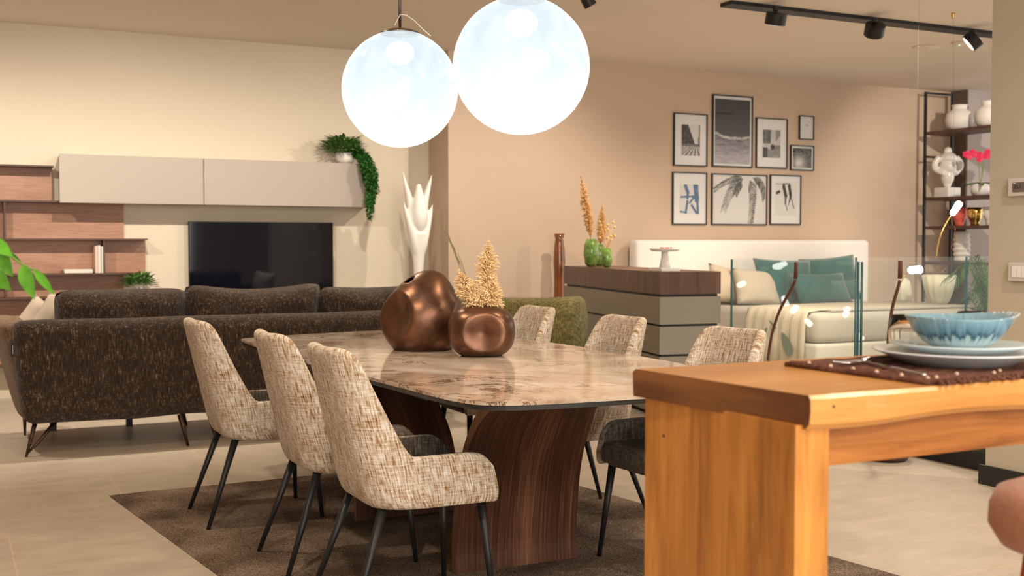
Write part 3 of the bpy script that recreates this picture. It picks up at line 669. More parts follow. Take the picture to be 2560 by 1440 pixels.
# ================================================================= GLOBE PENDANTS
def globe(loc, label, r, withcap=True):
    root = thing('globe_pendant', (loc[0], loc[1], loc[2]), label, 'pendant lamp', group='opal globe pendants over the dining table')
    b = BM(); bmesh.ops.create_uvsphere(b, u_segments=96, v_segments=48, radius=r)
    for v in list(b.verts):
        if v.co.z > r * .955: v.co.z = r * .955
        nz_ = noise.noise(v.co * 14) * .0012; v.co += v.co.normalized() * nz_
    obj('globe', b, M['globe'], root, smooth=True)
    capm = mat('cap_nickel', (.25, .20, .17), .3, 1) if 'cap' not in M else M['cap']; M['cap'] = capm
    obj('cap', lathe(BM(), [(0, r * .955 + .018), (.05, r * .955 + .017), (.085, r * .955 + .004), (.088, r * .955 - .004), (0, r * .955 - .004)], 40), capm, root, smooth=True)
    obj('rod', tube(BM(), [(0, 0, r * .955 + .015), (0, 0, ZC - loc[2])], .0075, 12), capm, root, smooth=True)
    obj('canopy', lathe(BM(), [(0, ZC - loc[2] - .03), (.06, ZC - loc[2] - .03), (.062, ZC - loc[2]), (0, ZC - loc[2])], 32), capm, root, smooth=True)
    obj('inner_lamp', ball(BM(), (0, 0, r * .62), .058, 24, (1.1, 1.1, .9)), M['bulb'], root, smooth=True)
    return root
g1 = globe((1.8406, 4.8146, 2.0556), 'smaller-looking opal glass globe pendant, left of the pair', .2594)
g2 = globe((1.9853, 3.9032, 2.0418), 'bigger-looking opal glass globe pendant, right of the pair and cut off by the top edge', .261)
b = BM(); tube(b, [(.0, -.006, .33), (.02, -.03, .325), (.05, -.05, .30), (.085, -.06, .265), (.12, -.07, .235)], .0022, 6)
tube(b, [(.0, -.006, .33), (-.02, -.02, .30), (-.035, -.03, .275)], .0018, 6)
obj('cord', b, M['white_matte'], g1)
# ================================================================= SOFA
sf = thing('sofa', (0, 0, 0), 'long dark brown chenille sofa seen from behind, on slim bronze legs', 'sofa')
X0, X1, YB = .36, 3.52, 7.86
def sofa_back():
    b = BM(); n = 44; prof = [(7.97, .215), (7.90, .200), (7.865, .215), (7.842, .32), (7.828, .5), (7.822, .68), (7.825, .80), (7.85, .858), (7.89, .878), (7.96, .876), (8.02, .86), (8.06, .80), (8.08, .6), (8.09, .30), (8.05, .215)]
    rings = []
    for i in range(n + 1):
        t = i / n; x = X0 + (X1 - X0) * t; ring = []
        e = min(t, 1 - t) * (X1 - X0)
        for (y, z) in prof:
            flare = (.88 - z) * .10 * (1 if t < .5 else -1) * max(0, 1 - e / .5)
            shr = max(0, 1 - e / .05); yy = y + (7.95 - y) * shr * .5; zz = z + (.55 - z) * shr * .06
            zz += (.003 * math.sin(t * 22) + .006 * noise.noise(Vector((x * 3, y, 0)))) * (1 if z < .25 else 0)
            zz += .006 * noise.noise(Vector((x * 2.3, 4, 1))) if z > .8 else 0
            ring.append(b.verts.new((x + flare, yy, zz)))
        rings.append(ring)
    k = len(prof)
    for a, c in zip(rings, rings[1:]):
        for j in range(k): b.faces.new((a[j], a[(j + 1) % k], c[(j + 1) % k], c[j]))
    b.faces.new(rings[0]); b.faces.new(rings[-1][::-1]); return b
subsurf(obj('backrest', sofa_back(), M['sofa_fabric'], sf, smooth=True), 1)
# side arm: lighter copy of the chenille, the light on it painted in
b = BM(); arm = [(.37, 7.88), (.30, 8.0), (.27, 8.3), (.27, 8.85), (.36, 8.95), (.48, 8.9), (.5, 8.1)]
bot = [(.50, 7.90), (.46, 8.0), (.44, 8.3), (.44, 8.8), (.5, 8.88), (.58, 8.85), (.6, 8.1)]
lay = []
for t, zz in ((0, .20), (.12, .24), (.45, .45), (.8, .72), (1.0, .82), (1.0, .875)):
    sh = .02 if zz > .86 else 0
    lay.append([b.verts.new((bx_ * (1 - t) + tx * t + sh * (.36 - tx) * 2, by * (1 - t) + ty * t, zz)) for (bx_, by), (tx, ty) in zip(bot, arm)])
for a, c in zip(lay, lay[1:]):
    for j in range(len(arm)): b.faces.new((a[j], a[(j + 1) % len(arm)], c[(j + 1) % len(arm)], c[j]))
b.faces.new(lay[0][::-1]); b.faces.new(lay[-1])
subsurf(obj('armrest', b, M['sofa_side_lit'], sf, smooth=True), 2)
b = BM(); box(b, (3.34, 8.0, .2), (3.5, 8.9, .62), .05, 3); obj('armrest', b, M['sofa_fabric'], sf, smooth=True)
b = BM(); box(b, (.5, 8.02, .21), (3.4, 8.88, .44), .05, 3); obj('seat', b, M['sofa_fabric'], sf, smooth=True)
for (xl, xr, z0, h, sg, sd) in ((.665, 1.49, .80, .262, .0, 1), (1.50, 2.44, .80, .295, .045, 5), (2.45, 3.2, .80, .255, .01, 9)):
    b = BM(); cushion(b, xr - xl + .05, h + .36, .27, n=20, sag=sg, seed=sd, pinch=.4, corner=.10); o = obj('back_cushion', b, M['sofa_fabric'], sf, smooth=True)
    o.location = ((xl + xr) / 2, 8.12, z0 - .35); o.rotation_euler = (R(6), 0, 0)
b = BM(); tube(b, [(.515, 7.93, .225), (.452, 7.885, 0)], [.017, .008], 10); obj('leg', b, M['bronze_leg'], sf, smooth=True)
b = BM(); tube(b, [(.66, 7.97, .23), (.52, 7.9, .08), (.455, 7.885, .02)], [.016, .010, .007], 10); obj('leg_brace', b, M['bronze_leg'], sf, smooth=True)
for (x, y) in ((1.46, 7.835), (1.66, 7.87), (1.62, 8.75), (3.3, 7.9), (.5, 8.8), (3.3, 8.8)):
    obj('leg', tube(BM(), [(x - .05 if x > 1 else x, y + .02, .215), (x, y, 0)], [.019, .008], 10), M['bronze_leg'], sf, smooth=True)
for (x, y) in ((atZ(133, 1076, 0).x, atZ(133, 1076, 0).y), (atZ(323, 1065, 0).x, atZ(323, 1065, 0).y)):
    obj('centre_foot', box(BM(), (x - .022, y - .022, 0), (x + .022, y + .022, .215)), M['black_metal'], sf)
lb = bx('brand_tag', (.370, 7.815, .655), (.392, 7.828, .745), M['tag'], sf)
text_mesh('tag_lettering', 'L I V I N G', .014, M['thread'], lb, Matrix.Translation((.381, 7.8145, .70)) @ Matrix.Rotation(R(-80), 4, 'Y') @ Matrix.Rotation(R(90), 4, 'X')) if False else bx('tag_stitching', (.379, 7.8135, .672), (.383, 7.8152, .728), M['thread'], lb)
b = BM(); cushion(b, .36, .36, .17, seed=2); bmesh.ops.translate(b, verts=b.verts, vec=(0, 0, -.18)); o = obj('throw_cushion', b, M['linen_sand'], smooth=True); o.location = (.70, 8.36, .80); o.rotation_euler = (R(-10), R(33), R(-12))
tag(o, 'beige throw cushion leaning in the left corner of the brown sofa', 'cushion', 'beige cushions on the sofa')
b = BM(); cushion(b, .34, .34, .15, seed=4); bmesh.ops.translate(b, verts=b.verts, vec=(0, 0, -.17)); o = obj('throw_cushion', b, M['linen_sand'], smooth=True); o.location = (.60, 8.60, .78); o.rotation_euler = (R(-8), R(38), R(-6))
tag(o, 'beige throw cushion behind the other one at the sofa\'s left end, only its peak showing', 'cushion', 'beige cushions on the sofa')
b = BM(); cushion(b, .34, .36, .14, seed=6); o = obj('throw_cushion', b, M['linen_white'], smooth=True); o.location = (3.42, 8.25, .68); o.rotation_euler = (R(5), R(6), R(60))
tag(o, 'off-white cushion peeking out between the two bronze vases', 'cushion')
# ================================================================= GREEN ARMCHAIRS
def tub(loc, rz, label, r=.56, zt=.90, span=290):
    root = thing('tub_armchair', loc, label, 'armchair', R(rz), 'olive green tub armchairs')
    b = BM(); n = 40; rings = []; prof = [(-.02, .06), (.01, .10), (.02, .5), (0, zt - .07), (-.035, zt - .01), (-.09, zt + .012), (-.15, zt - .01), (-.185, zt - .08), (-.20, .45), (-.2, .1)]
    for i in range(n + 1):
        a = R(-span / 2 + span * i / n); e = min(i, n - i) / n
        dz = -.10 * max(0, 1 - e / .22) ** 2
        rings.append([b.verts.new(((r + p) * math.cos(a) * 1.0, (r + p) * math.sin(a), z + (dz if z > .3 else 0))) for p, z in prof])
    k = len(prof)
    for a, c in zip(rings, rings[1:]):
        for j in range(k): b.faces.new((a[j], a[(j + 1) % k], c[(j + 1) % k], c[j]))
    b.faces.new(rings[0]); b.faces.new(rings[-1][::-1])
    subsurf(obj('backrest', b, M['green_fabric'], root, smooth=True), 1)
    obj('seat', lathe(BM(), [(0, .08), (r - .19, .08), (r - .18, .40), (r - .22, .44), (0, .45)], 32), M['green_fabric'], root, smooth=True)
    obj('base', lathe(BM(), [(0, 0), (r - .1, 0), (r - .1, .08), (0, .08)], 32), M['black_metal'], root)
    return root
tub((4.50, 8.75, 0), -120, 'olive green tub armchair, the nearer one, beside the grey chest of drawers', .53, .92)
tub((3.98, 9.85, 0), -60, 'olive green tub armchair, the farther one, partly behind the dried pampas', .50, .90)
# ================================================================= TELEVISION WALL UNIT
cb_ = thing('wall_cabinet', (0, 0, 0), 'long taupe lacquered wall cabinet with two flap doors above the television', 'cabinet')
bx('body', (.938, 10.72, 1.732), (3.812, 11.0, 2.155), M['cabinet'], cb_)
bx('door', (.918, 10.70, 1.730), (2.156, 10.718, 2.155), M['cabinet'], cb_, .001)
bx('door', (2.164, 10.70, 1.730), (3.815, 10.718, 2.155), M['cabinet'], cb_, .001)
sh = thing('wall_shelving', (0, 0, 0), 'staggered walnut wall shelving with back panels left of the television', 'shelf')
YS = 10.81
def back(x0, x1, z0, z1): bx('back_panel', (x0, 10.975, z0), (x1, 11.0, z1), M['walnut_light'], sh)
def shelf_(x0, x1, z, y0=YS): bx('shelf', (x0, y0, z - .007), (x1, 10.976, z + .007), M['walnut_dark'], sh)
def upr(x, z0, z1, m='walnut_dark'): bx('divider', (x - .007, YS + .01, z0 + .007), (x + .007, 10.975, z1 - .007), M[m], sh)
XL = -1.2
zr = [2.05, 1.742, 1.410, 1.098, .892, .60, .30]
back(XL, .885, zr[1], zr[0]); back(XL, 1.487, zr[2], zr[1]); back(XL, 1.674, zr[3], zr[2]); back(XL, 1.480, zr[4], zr[3]); back(XL, .97, zr[5], zr[4]); back(XL, 1.2, zr[6], zr[5])
shelf_(XL, .885, zr[0]); shelf_(XL, 1.487, zr[1]); shelf_(XL, 1.674, zr[2]); shelf_(XL, 1.674, zr[3]); shelf_(XL, 1.48, zr[4]); shelf_(XL, 1.2, zr[5]); shelf_(XL, 1.2, zr[6])
upr(.482, zr[2], zr[1]); upr(1.295, zr[3], zr[2]); upr(.482, zr[4], zr[3])
# bench under the television
tb = thing('television_bench', (0, 0, 0), 'low taupe media bench behind the sofa, almost hidden', 'cabinet')
bx('body', (1.22, 10.55, .35), (4.0, 10.99, .86), M['cabinet'], tb); bx('plinth', (1.3, 10.6, 0), (3.9, 10.95, .35), M['black_metal'], tb)
tv = thing('television', (0, 0, 0), 'large flat black television mounted on the cream wall', 'television')
bx('casing', (2.062, 10.93, .86), (3.466, 10.965, 1.58), M['black_trim'], tv, .004); bx('screen', (2.068, 10.925, .875), (3.46, 10.931, 1.574), M['tv_screen'], tv)
bx('wall_mount', (2.5, 10.965, 1.0), (3.0, 11.0, 1.4), M['black_trim'], tv)
# books
for (x0, x1, h, m, lab) in ((1.215, 1.240, .245, 'book_pink', 'pinkish book, leftmost of the three standing on the walnut shelf'), (1.242, 1.262, .25, 'book_white', 'pale book with lettered spine, middle of the three standing on the walnut shelf'),
                            (1.265, 1.284, .24, 'book_green', 'grey-green book against the divider, rightmost of the three standing on the walnut shelf')):
    r_ = thing('book', ((x0 + x1) / 2, 10.80, zr[3] + .007), lab, 'book', group='books on the walnut shelf'); w_ = (x1 - x0) / 2
    bx('cover', (-w_, 0, 0), (w_, .16, h), M[m], r_, .002); bx('pages', (-w_ + .003, .004, h - .003), (w_ - .003, .158, h + .0006), M['paper'], r_)
r_ = thing('book', (1.07, 10.80, zr[3] + .007), 'thick white book lying flat left of the three upright books', 'book', group='books on the walnut shelf')
bx('cover', (-.115, 0, 0), (.125, .17, .036), M['book_white'], r_, .006, 3)
tag(obj('napkin_ring', tube(BM(), [(.945, 10.82, zr[3] + .02), (.945, 10.86, zr[3] + .02)], .013, 14), M['bronze']), 'small round brown ornament at the left end of the lying book', 'ornament')
# plant on the bench
def bush(root, c, rad, n, ln, wd, mats, seed, droop=.4, flat=.6, name='foliage'):
    random.seed(seed)
    for mi, m in enumerate(mats):
        b = BM()
        for k in range(n // len(mats)):
            a = random.uniform(0, 6.283); e = random.uniform(-.2, 1); d = Vector((math.cos(a), math.sin(a), e)).normalized()
            p = Vector(c) + Vector((d.x * rad * random.uniform(.3, 1), d.y * rad * random.uniform(.3, 1), d.z * rad * flat * random.uniform(.2, 1)))
            leafmesh(b, p, d + Vector((0, 0, .3)), Vector((0, 0, 1)), ln * random.uniform(.6, 1.2), wd * random.uniform(.7, 1.2), droop)
        obj(name, b, m, root)
pt = thing('potted_plant', (1.60, 10.72, .86), 'small leafy plant in a marble pot on the bench right of the shelves', 'plant')
obj('pot', lathe(BM(), [(0, 0), (.05, 0), (.062, .05), (.066, .115), (.058, .115), (.05, .08), (0, .08)], 28), M['marble_pot'], pt, smooth=True)
bush(pt, (-.03, -.03, .14), .15, 330, .055, .028, [M['leaf'], M['leaf2']], 3, flat=.9, droop=.2)
# trailing plant on the cabinet
pt = thing('potted_plant', (3.55, 10.80, 2.155), 'trailing green plant in a white bowl on top of the wall cabinet', 'plant')
obj('pot', lathe(BM(), [(0, 0), (.06, 0), (.085, .03), (.095, .07), (.092, .105), (.085, .105), (.08, .06), (0, .05)], 32), M['white_matte'], pt, smooth=True)
bush(pt, (-.01, 0, .14), .19, 420, .095, .034, [M['leaf'], M['leaf2']], 5, flat=.8)
bush(pt, (.10, -.03, .10), .13, 300, .035, .022, [M['leaf']], 15, flat=.7)
random.seed(11)
for s in range(24):
    x_, y_ = .07 + .13 * random.random(), -.06 + .03 * random.random(); L_ = random.uniform(.35, .56) if s < 10 else random.uniform(.15, .3)
    pts = smooth_open([(.05, 0, .09), (x_, -.12, .08), (x_ + .02 + .05 * random.random(), -.20 - .03 * random.random(), -L_ * .3), (x_ + .04 + .05 * random.random(), -.20, -L_ * .7), (.17 + .05 * random.random(), -.20, -L_)], 8)
    b = BM(); tube(b, pts, .0015, 4)
    for p in pts[4:]:
        for k in range(7):
            a = random.uniform(0, 6.283); d = Vector((math.cos(a), math.sin(a), random.uniform(-.8, .2)))
            leafmesh(b, p + Vector((0, 0, random.uniform(-.02, .02))), d, Vector((0, 0, 1)), .036, .022, .2, n=3)
    v_ = obj('trailing_stem', b, M['leaf'], pt)
# white sculpture
sc = thing('floor_sculpture', (4.13, 10.32, 0), 'tall white branching horn-like floor sculpture in the corner', 'sculpture')
def horn(b, pts, r): tube(b, smooth_open([(p[0], 0, p[1]) if len(p) == 2 else p for p in pts], 7), None or _interp(r, len(pts), 7), 20)
def _interp(r, n, k):
    v = smooth_open([Vector((x, 0, 0)) for x in r], k); return [max(.002, q.x) for q in v]
b = BM()
horn(b, [(0, 0), (0, .5), (0, 1.0), (0, 1.2), (0, 1.36), (0, 1.47)], [.05, .045, .046, .056, .076, .088])
for s_, tz in ((-1, 1.78), (1, 1.76)):
    for k in range(3): horn(b, [(s_ * .01, (k - 1) * .01, 1.18), (s_ * .03, (k - 1) * .022, 1.34), (s_ * .062, (k - 1) * .026, 1.47), (s_ * .098, (k - 1) * .018, 1.58), (s_ * .128, (k - 1) * .008, 1.68), (s_ * .152, 0, tz)], [.02, .048, .043, .030, .018, .004])
    for k in range(2): horn(b, [(s_ * .03, .02 + .03 * k, 1.50), (s_ * .06, .02 + .03 * k, 1.68), (s_ * .088, .02 + .02 * k, 1.82), (s_ * .122, .02 + .01 * k, 1.94), (s_ * .152, .02, 2.07 if s_ < 0 else 2.045)], [.05, .042, .032, .020, .005])
horn(b, [(0, -.02, 1.46), (0, -.03, 1.55), (0, -.035, 1.65), (0, -.03, 1.78), (0, -.01, 1.95)], [.02, .066, .080, .060, .020])
body = obj('body', b, M['white_statue'], sc, smooth=True)
rm = body.modifiers.new('r', 'REMESH'); rm.mode = 'VOXEL'; rm.voxel_size = .009; rm.use_smooth_shade = True
sm = body.modifiers.new('s', 'SMOOTH'); sm.iterations = 8
obj('base', lathe(BM(), [(0, 0), (.17, 0), (.16, .02), (.07, .05), (0, .05)], 32), M['white_statue'], sc, smooth=True)
# ================================================================= BED AREA
ch = thing('chest_of_drawers', (0, 0, 0), 'tall grey drawer island with a dark walnut top tier', 'chest of drawers')
cA = Vector((5.50, 9.87)); cB = Vector((4.953, 7.371)); cC = Vector((5.478, 7.30))
ex = (cC - cB); Ld = (cA - cB)
def quad_prism(p0, ea, eb, ins, z0, z1, name, m, **k):
    ea = Vector(ea); eb = Vector(eb); ua = ea.normalized(); ub = eb.normalized()
    pts = [p0 + ua * ins + ub * ins, p0 + ea - ua * ins + ub * ins, p0 + ea + eb - ua * ins - ub * ins, p0 + eb + ua * ins - ub * ins]
    return obj(name, extrude_poly(BM(), [(p.x, p.y) for p in pts], z0, z1), m, ch)
quad_prism(cB, ex, Ld, 0, .975, 1.15, 'top_tier', M['walnut_dark2'] if 'walnut_dark2' in M else wood('walnut_tier', (.055, .028, .018), (.10, .05, .033), (.15, .08, .055), scale=6, axis='Z', wave=6))
quad_prism(cB, ex, Ld, .02, .02, .975, 'carcass', M['black_trim'])
for (z0, z1) in ((.742, .955), (.508, .724), (.274, .490), (.04, .256)): quad_prism(cB, ex, Ld, 0, z0, z1, 'drawer', M['drawer'])
def vase_green(x, y, s, lab):
    o = obj('green_vase', lathe(BM(), [(0, 0), (.035 * s, 0), (.06 * s, .03 * s), (.075 * s, .12 * s), (.068 * s, .21 * s), (.045 * s, .265 * s), (.04 * s, .26 * s), (.05 * s, .2 * s), (0, .05 * s)], 28), M['green_glaze'], smooth=True)
    o.location = (x, y, 1.15); return tag(o, lab, 'vase', 'green glazed vases on the drawer island')
p1 = atZ(1478, 667, 1.15); p2 = atZ(1513, 669, 1.15); p3 = atZ(1496, 666, 1.15)
vase_green(p1.x, p1.y, 1.0, 'tallest green glazed vase on the drawer island, holding tall pampas')
vase_green(p2.x + .02, p2.y, .68, 'short round green glazed vase at the right of its group')
vase_green(p3.x + .12, p3.y + .18, .82, 'green glazed vase standing behind the other two')
plume_tree('dried_pampas', (p1.x, p1.y, 1.38), 'tallest dried pampas plumes, in the tall green vase', [((-.09, .04, .62), (0, 0, 0), .05, .8), ((-.04, .02, .42), (0, 0, 0), .04, .8)], M['pampas2'], M['dry_stem'], 'dried grasses on the drawer island')
plume_tree('dried_pampas', (p3.x + .12, p3.y + .18, 1.34), 'orange dried plumes in the green vase at the back', [((.03, 0, .40), (0, 0, 0), .045, .8), ((.06, 0, .22), (0, 0, 0), .04, .8)], M['pampas2'], M['dry_stem'], 'dried grasses on the drawer island')
r_ = thing('dried_flowers', (p2.x + .02, p2.y, 1.32), 'small dried flower buds on thin stems in the short green vase', 'dried flowers')
random.seed(5); b = BM()
for k in range(12):
    e = Vector((random.uniform(-.09, .09), random.uniform(-.05, .05), random.uniform(.08, .26))); tube(b, [(0, 0, 0), e * .6 + Vector((0, 0, .02)), e], .002, 5)
    ball(b, e, .013, 8)
obj('buds', b, M['pampas2'], r_)
p = atZ(1670, 679, 1.15); r_ = thing('cake_stand', (p.x + .05, p.y + .12, 1.15), 'white pedestal stand on a square foot at the near end of the drawer island', 'stand')
bx('foot', (-.09, -.09, 0), (.09, .09, .028), M['white_matte'], r_, .004)
obj('pedestal', lathe(BM(), [(0, .028), (.045, .028), (.032, .09), (.027, .12), (.027, .165), (0, .165)], 24), M['white_matte'], r_, smooth=True)
obj('dish', lathe(BM(), [(0, .155), (.10, .160), (.12, .172), (.12, .182), (0, .178)], 40), M['white_matte'], r_, smooth=True)
b = BM()
for k in range(7): ball(b, (-.05 + .016 * k, -.02 + .01 * (k % 3), .186), .009, 8, (1.3, 1, .5))
obj('red_ornament', b, M['red'], tag(thing('sweets', (p.x + .05, p.y + .12, 1.15), 'red and black little sweets on the white pedestal stand', 'sweets'), 'red and black little sweets on the white pedestal stand', 'sweets'))
# tall amber vase on the floor
r_ = thing('floor_vase', (5.68, 10.3, 0), 'tall narrow brown glass floor vase against the bedroom wall', 'vase')
obj('body', lathe(BM(), [(0, 0), (.09, 0), (.085, .3), (.07, .6), (.058, .85), (.055, 1.0), (.062, 1.2), (.055, 1.33), (.042, 1.42), (.058, 1.475), (.05, 1.475), (.036, 1.42), (0, 1.3)], 32), M['amber_glass'], r_, smooth=True)
# bed
bd = thing('bed', (0, 0, 0), 'double bed with a wide white padded headboard and pale grey sheet', 'bed')
b = BM(); n = 30; m_ = 8
for s in (0, 1):
    pass
box(b, (6.66, 10.36, .2), (9.98, 10.54, 1.41), .05, 4); hb = obj('headboard', b, M['linen_white'], bd, smooth=True)
for v in hb.data.vertices:
    if v.co.z > 1.3: v.co.z += .018 * max(0, (abs(v.co.x - 8.3) - 1.45)) * 5 - .01
b = BM(); box(b, (7.50, 8.48, .07), (9.72, 10.36, .40), .035, 3); obj('bed_base', b, M['bed_base'], bd, smooth=True)
b = BM(); box(b, (7.52, 8.50, .395), (9.70, 10.36, .700), .08, 4); mt = obj('mattress', b, M['linen_bed'], bd, smooth=True)
for (x, y) in ((7.6, 8.6), (9.6, 8.6), (7.6, 10.2), (9.6, 10.2)): bx('foot', (x - .04, y - .04, 0), (x + .04, y + .04, .07), M['black_metal'], bd)
def pillow(x, y, z, w_, h_, t_, m, tilt, rz, lab, grp, sd, roll=0):
    b = BM(); cushion(b, w_, h_, t_, seed=sd); o = obj('pillow', b, m, smooth=True); o.location = (x, y, z); o.rotation_euler = (R(tilt), R(roll), R(rz)); tag(o, lab, 'pillow', grp)
pillow(7.72, 10.12, .71, .60, .42, .2, M['linen_cream'], -14, 4, 'cream pillow at the left edge of the bed beside the drawer island', 'cream pillows on the bed', 3, 10)
pillow(7.98, 9.93, .70, .62, .42, .18, M['linen_cream'], -22, 0, 'cream pillow leaning before the other one, left of the teal ones', 'cream pillows on the bed', 8, 4)
pillow(8.42, 9.98, .70, .82, .52, .2, M['teal'], -16, 0, 'teal pillow at the left, its pointed corner highest, behind the others', 'teal pillows on the bed', 5, 2)
pillow(9.16, 10.05, .70, .76, .54, .2, M['teal'], -14, -6, 'teal pillow at the right with a sharp upper corner', 'teal pillows on the bed', 6, -4)
pillow(8.74, 9.72, .70, .80, .38, .2, M['teal'], -26, 2, 'teal pillow in front of the two others, lowest of the three', 'teal pillows on the bed', 12, 0)
# throw over the left side of the bed near the foot
th_ = thing('throw_blanket', (0, 0, 0), 'cream throw with a grey-green leaf print hanging over the side of the bed', 'blanket')
b = BM(); pr2 = [(9.68, .712), (8.7, .716), (7.66, .714), (7.52, .700), (7.485, .60), (7.475, .40), (7.465, .12)]
rows = []; NS = 22
for (x, z) in pr2:
    rows.append([b.verts.new((x - (.018 * math.sin(s * 1.9) if z < .69 else 0), 8.62 + .92 * s / NS, z + (.006 * math.sin(s * 1.9) if z > .69 else 0))) for s in range(NS + 1)])
for a, c in zip(rows, rows[1:]):
    for j in range(NS): b.faces.new((a[j], a[j + 1], c[j + 1], c[j]))
o = obj('cloth', b, M['throw'], th_, smooth=True); md = o.modifiers.new('s', 'SOLIDIFY'); md.thickness = .012; md.offset = 1
b = BM()
def flat_leaf(y, z, ang, ln, wd, x=7.435):
    c = [Vector((x, y, z)) + Vector((0, math.cos(a), math.sin(a) * wd / ln)) * ln for a in []]
    pts = []
    for k in range(20):
        t = k / 20 * 2 * math.pi; u = ln / 2 * math.cos(t); v = wd / 2 * math.sin(t) * (1 - .35 * math.cos(t)); pts.append((x, y + u * math.cos(ang) - v * math.sin(ang), z + u * math.sin(ang) + v * math.cos(ang)))
    vs = [b.verts.new(q) for q in pts]; b.faces.new(vs); v2 = [b.verts.new((q[0] - .002, q[1], q[2])) for q in pts]; b.faces.new(v2)
    for k in range(20): b.faces.new((vs[k], vs[(k + 1) % 20], v2[(k + 1) % 20], v2[k]))
flat_leaf(8.84, .38, 1.0, .26, .12); flat_leaf(9.18, .46, 2.2, .16, .05); flat_leaf(9.05, .56, .6, .14, .03); flat_leaf(9.3, .3, 1.9, .2, .06)
obj('leaf_print', b, M['throw_leaf'], th_)
bx('folded_edge', (7.75, 8.56, .702), (9.66, 8.72, .728), M['linen_bed'], th_, .01)
# bedside table and fluted vases
r_ = thing('bedside_table', (10.08, 9.35, 0), 'low pale bedside table at the right of the bed, almost hidden behind it', 'table')
obj('top', lathe(BM(), [(0, .64), (.30, .64), (.30, .675), (0, .675)], 32), M['linen_grey'], r_); obj('leg', tube(BM(), [(0, 0, 0), (0, 0, .65)], .03, 12), M['black_metal'], r_)
obj('foot_disc', lathe(BM(), [(0, 0), (.18, 0), (.18, .02), (0, .02)], 24), M['black_metal'], r_)
def fluted(x, y, h, lab, s=1.0):
    o = obj('fluted_vase', lathe(BM(), [(0, 0), (.07 * s, 0), (.11 * s, .05 * s), (.155 * s, .18 * s), (.185 * s, h), (.17 * s, h), (.13 * s, .18 * s), (0, .06 * s)], 96, flute=(.035, 12)), M['flute'], smooth=True)
    o.location = (x, y, .675); tag(o, lab, 'vase', 'fluted cream vases beside the bed')
fluted(10.02, 9.33, .345, 'large fluted cream vase right of the bed, seen through the glass')
fluted(9.93, 9.72, .29, 'smaller fluted cream vase behind the large one, left of it', .7) if False else None
o = obj('fluted_vase', lathe(BM(), [(0, 0), (.07, 0), (.10, .03), (.095, .15), (.075, .24), (.03, .28), (0, .285)], 72, flute=(.04, 10)), M['flute'], smooth=True)
o.location = (10.0, 9.85, .70); tag(o, 'small rounded cream fluted vase left of the large one, seen through the glass', 'vase', 'fluted cream vases beside the bed')
r_ = thing('stool', (10.0, 9.85, 0), 'small cream round stool carrying the smaller fluted vase', 'stool')
obj('seat', lathe(BM(), [(0, .62), (.16, .62), (.17, .66), (.16, .70), (0, .70)], 28), M['linen_cream'], r_, smooth=True); obj('leg', tube(BM(), [(0, 0, 0), (0, 0, .63)], .05, 12), M['black_metal'], r_)
# wire lounge chair
r_ = thing('wire_lounge_chair', (10.75, 8.75, 0), 'low lounge chair woven of black cord strands behind the glass', 'chair')
b = BM()
for k in range(16):
    z = .46 + .022 * k; w0 = .30 + .010 * k
    tube(b, [(w0 * math.cos(a) * 1.1, w0 * math.sin(a), z - .14 * (1 - math.cos(a + 2.3)) * .8) for a in [R(q) for q in range(60, 301, 20)]], .006, 5)
obj('cord_shell', b, M['black_metal'], r_)
obj('seat', lathe(BM(), [(0, .40), (.28, .40), (.30, .43), (0, .45)], 24), M['linen_grey'], r_, smooth=True)
for a in (45, 135, 225, 315): obj('leg', tube(BM(), [(.2 * math.cos(R(a)), .2 * math.sin(R(a)), .42), (.32 * math.cos(R(a)), .32 * math.sin(R(a)), 0)], .010, 8), M['black_metal'], r_)
# ================================================================= PICTURES
def hexc(v): return v
def fill(fn, W, Hh): return [[fn((i + .5) / W, (j + .5) / Hh) for i in range(W)] for j in range(Hh)]
def fbm(x, y, s=0): return noise.fractal(Vector((x, y, s)), 1.0, 2.0, 4)
def seg(x, y, a, c, w_):
    ax, ay = a; bx_, by = c; dx, dy = bx_ - ax, by - ay; t = max(0, min(1, ((x - ax) * dx + (y - ay) * dy) / (dx * dx + dy * dy + 1e-9))); return math.hypot(x - ax - dx * t, y - ay - dy * t) < w_
WH = .72
def g3(v, t=(1, 1, 1)): return (v * t[0], v * t[1], v * t[2])
def art_street(x, y):   # y up
    sky = .62; hz = .38
    if y < hz:
        k = (x - .78) / max(.02, hz - y + .03); return g3(.55 if (int(math.floor(k * 3.2 + 40)) % 2 == 0 and y < .3) else (.10 + .25 * abs(fbm(x * 9, y * 9))))
    edge = .36 + .40 * (1 - (y - hz) / (1 - hz)) * .9
    if x < edge + .03 * fbm(x * 20, y * 20): return g3(.045 + .12 * max(0, fbm(x * 12, y * 12)))
    if x > .93 - .05 * (y < .6): return g3(.2)
    if .5 < x < .62 and y < .6: return g3(.35)
    return g3(sky)
def art_wave(x, y):
    c = .47 - .24 * x + .20 * x * x + .02 * fbm(x * 6, 0)
    if y > c + .02:
        v = .045 + .06 * (1 - y) + .008 * fbm(x * 20, y * 20); 
        if abs(y - .78 - .0 * x) < .012 and x < .5: v *= .35
        return (v * .95, v, v * 1.12)
    if y > c - .02: v = .42 + .25 * fbm(x * 14, y * 40); return g3(max(.1, v))
    v = .16 + .28 * (c - y) / c + .10 * fbm(x * 5, y * 22)
    return (max(.03, v * .95), max(.03, v * .92), max(.04, v * 1.06))
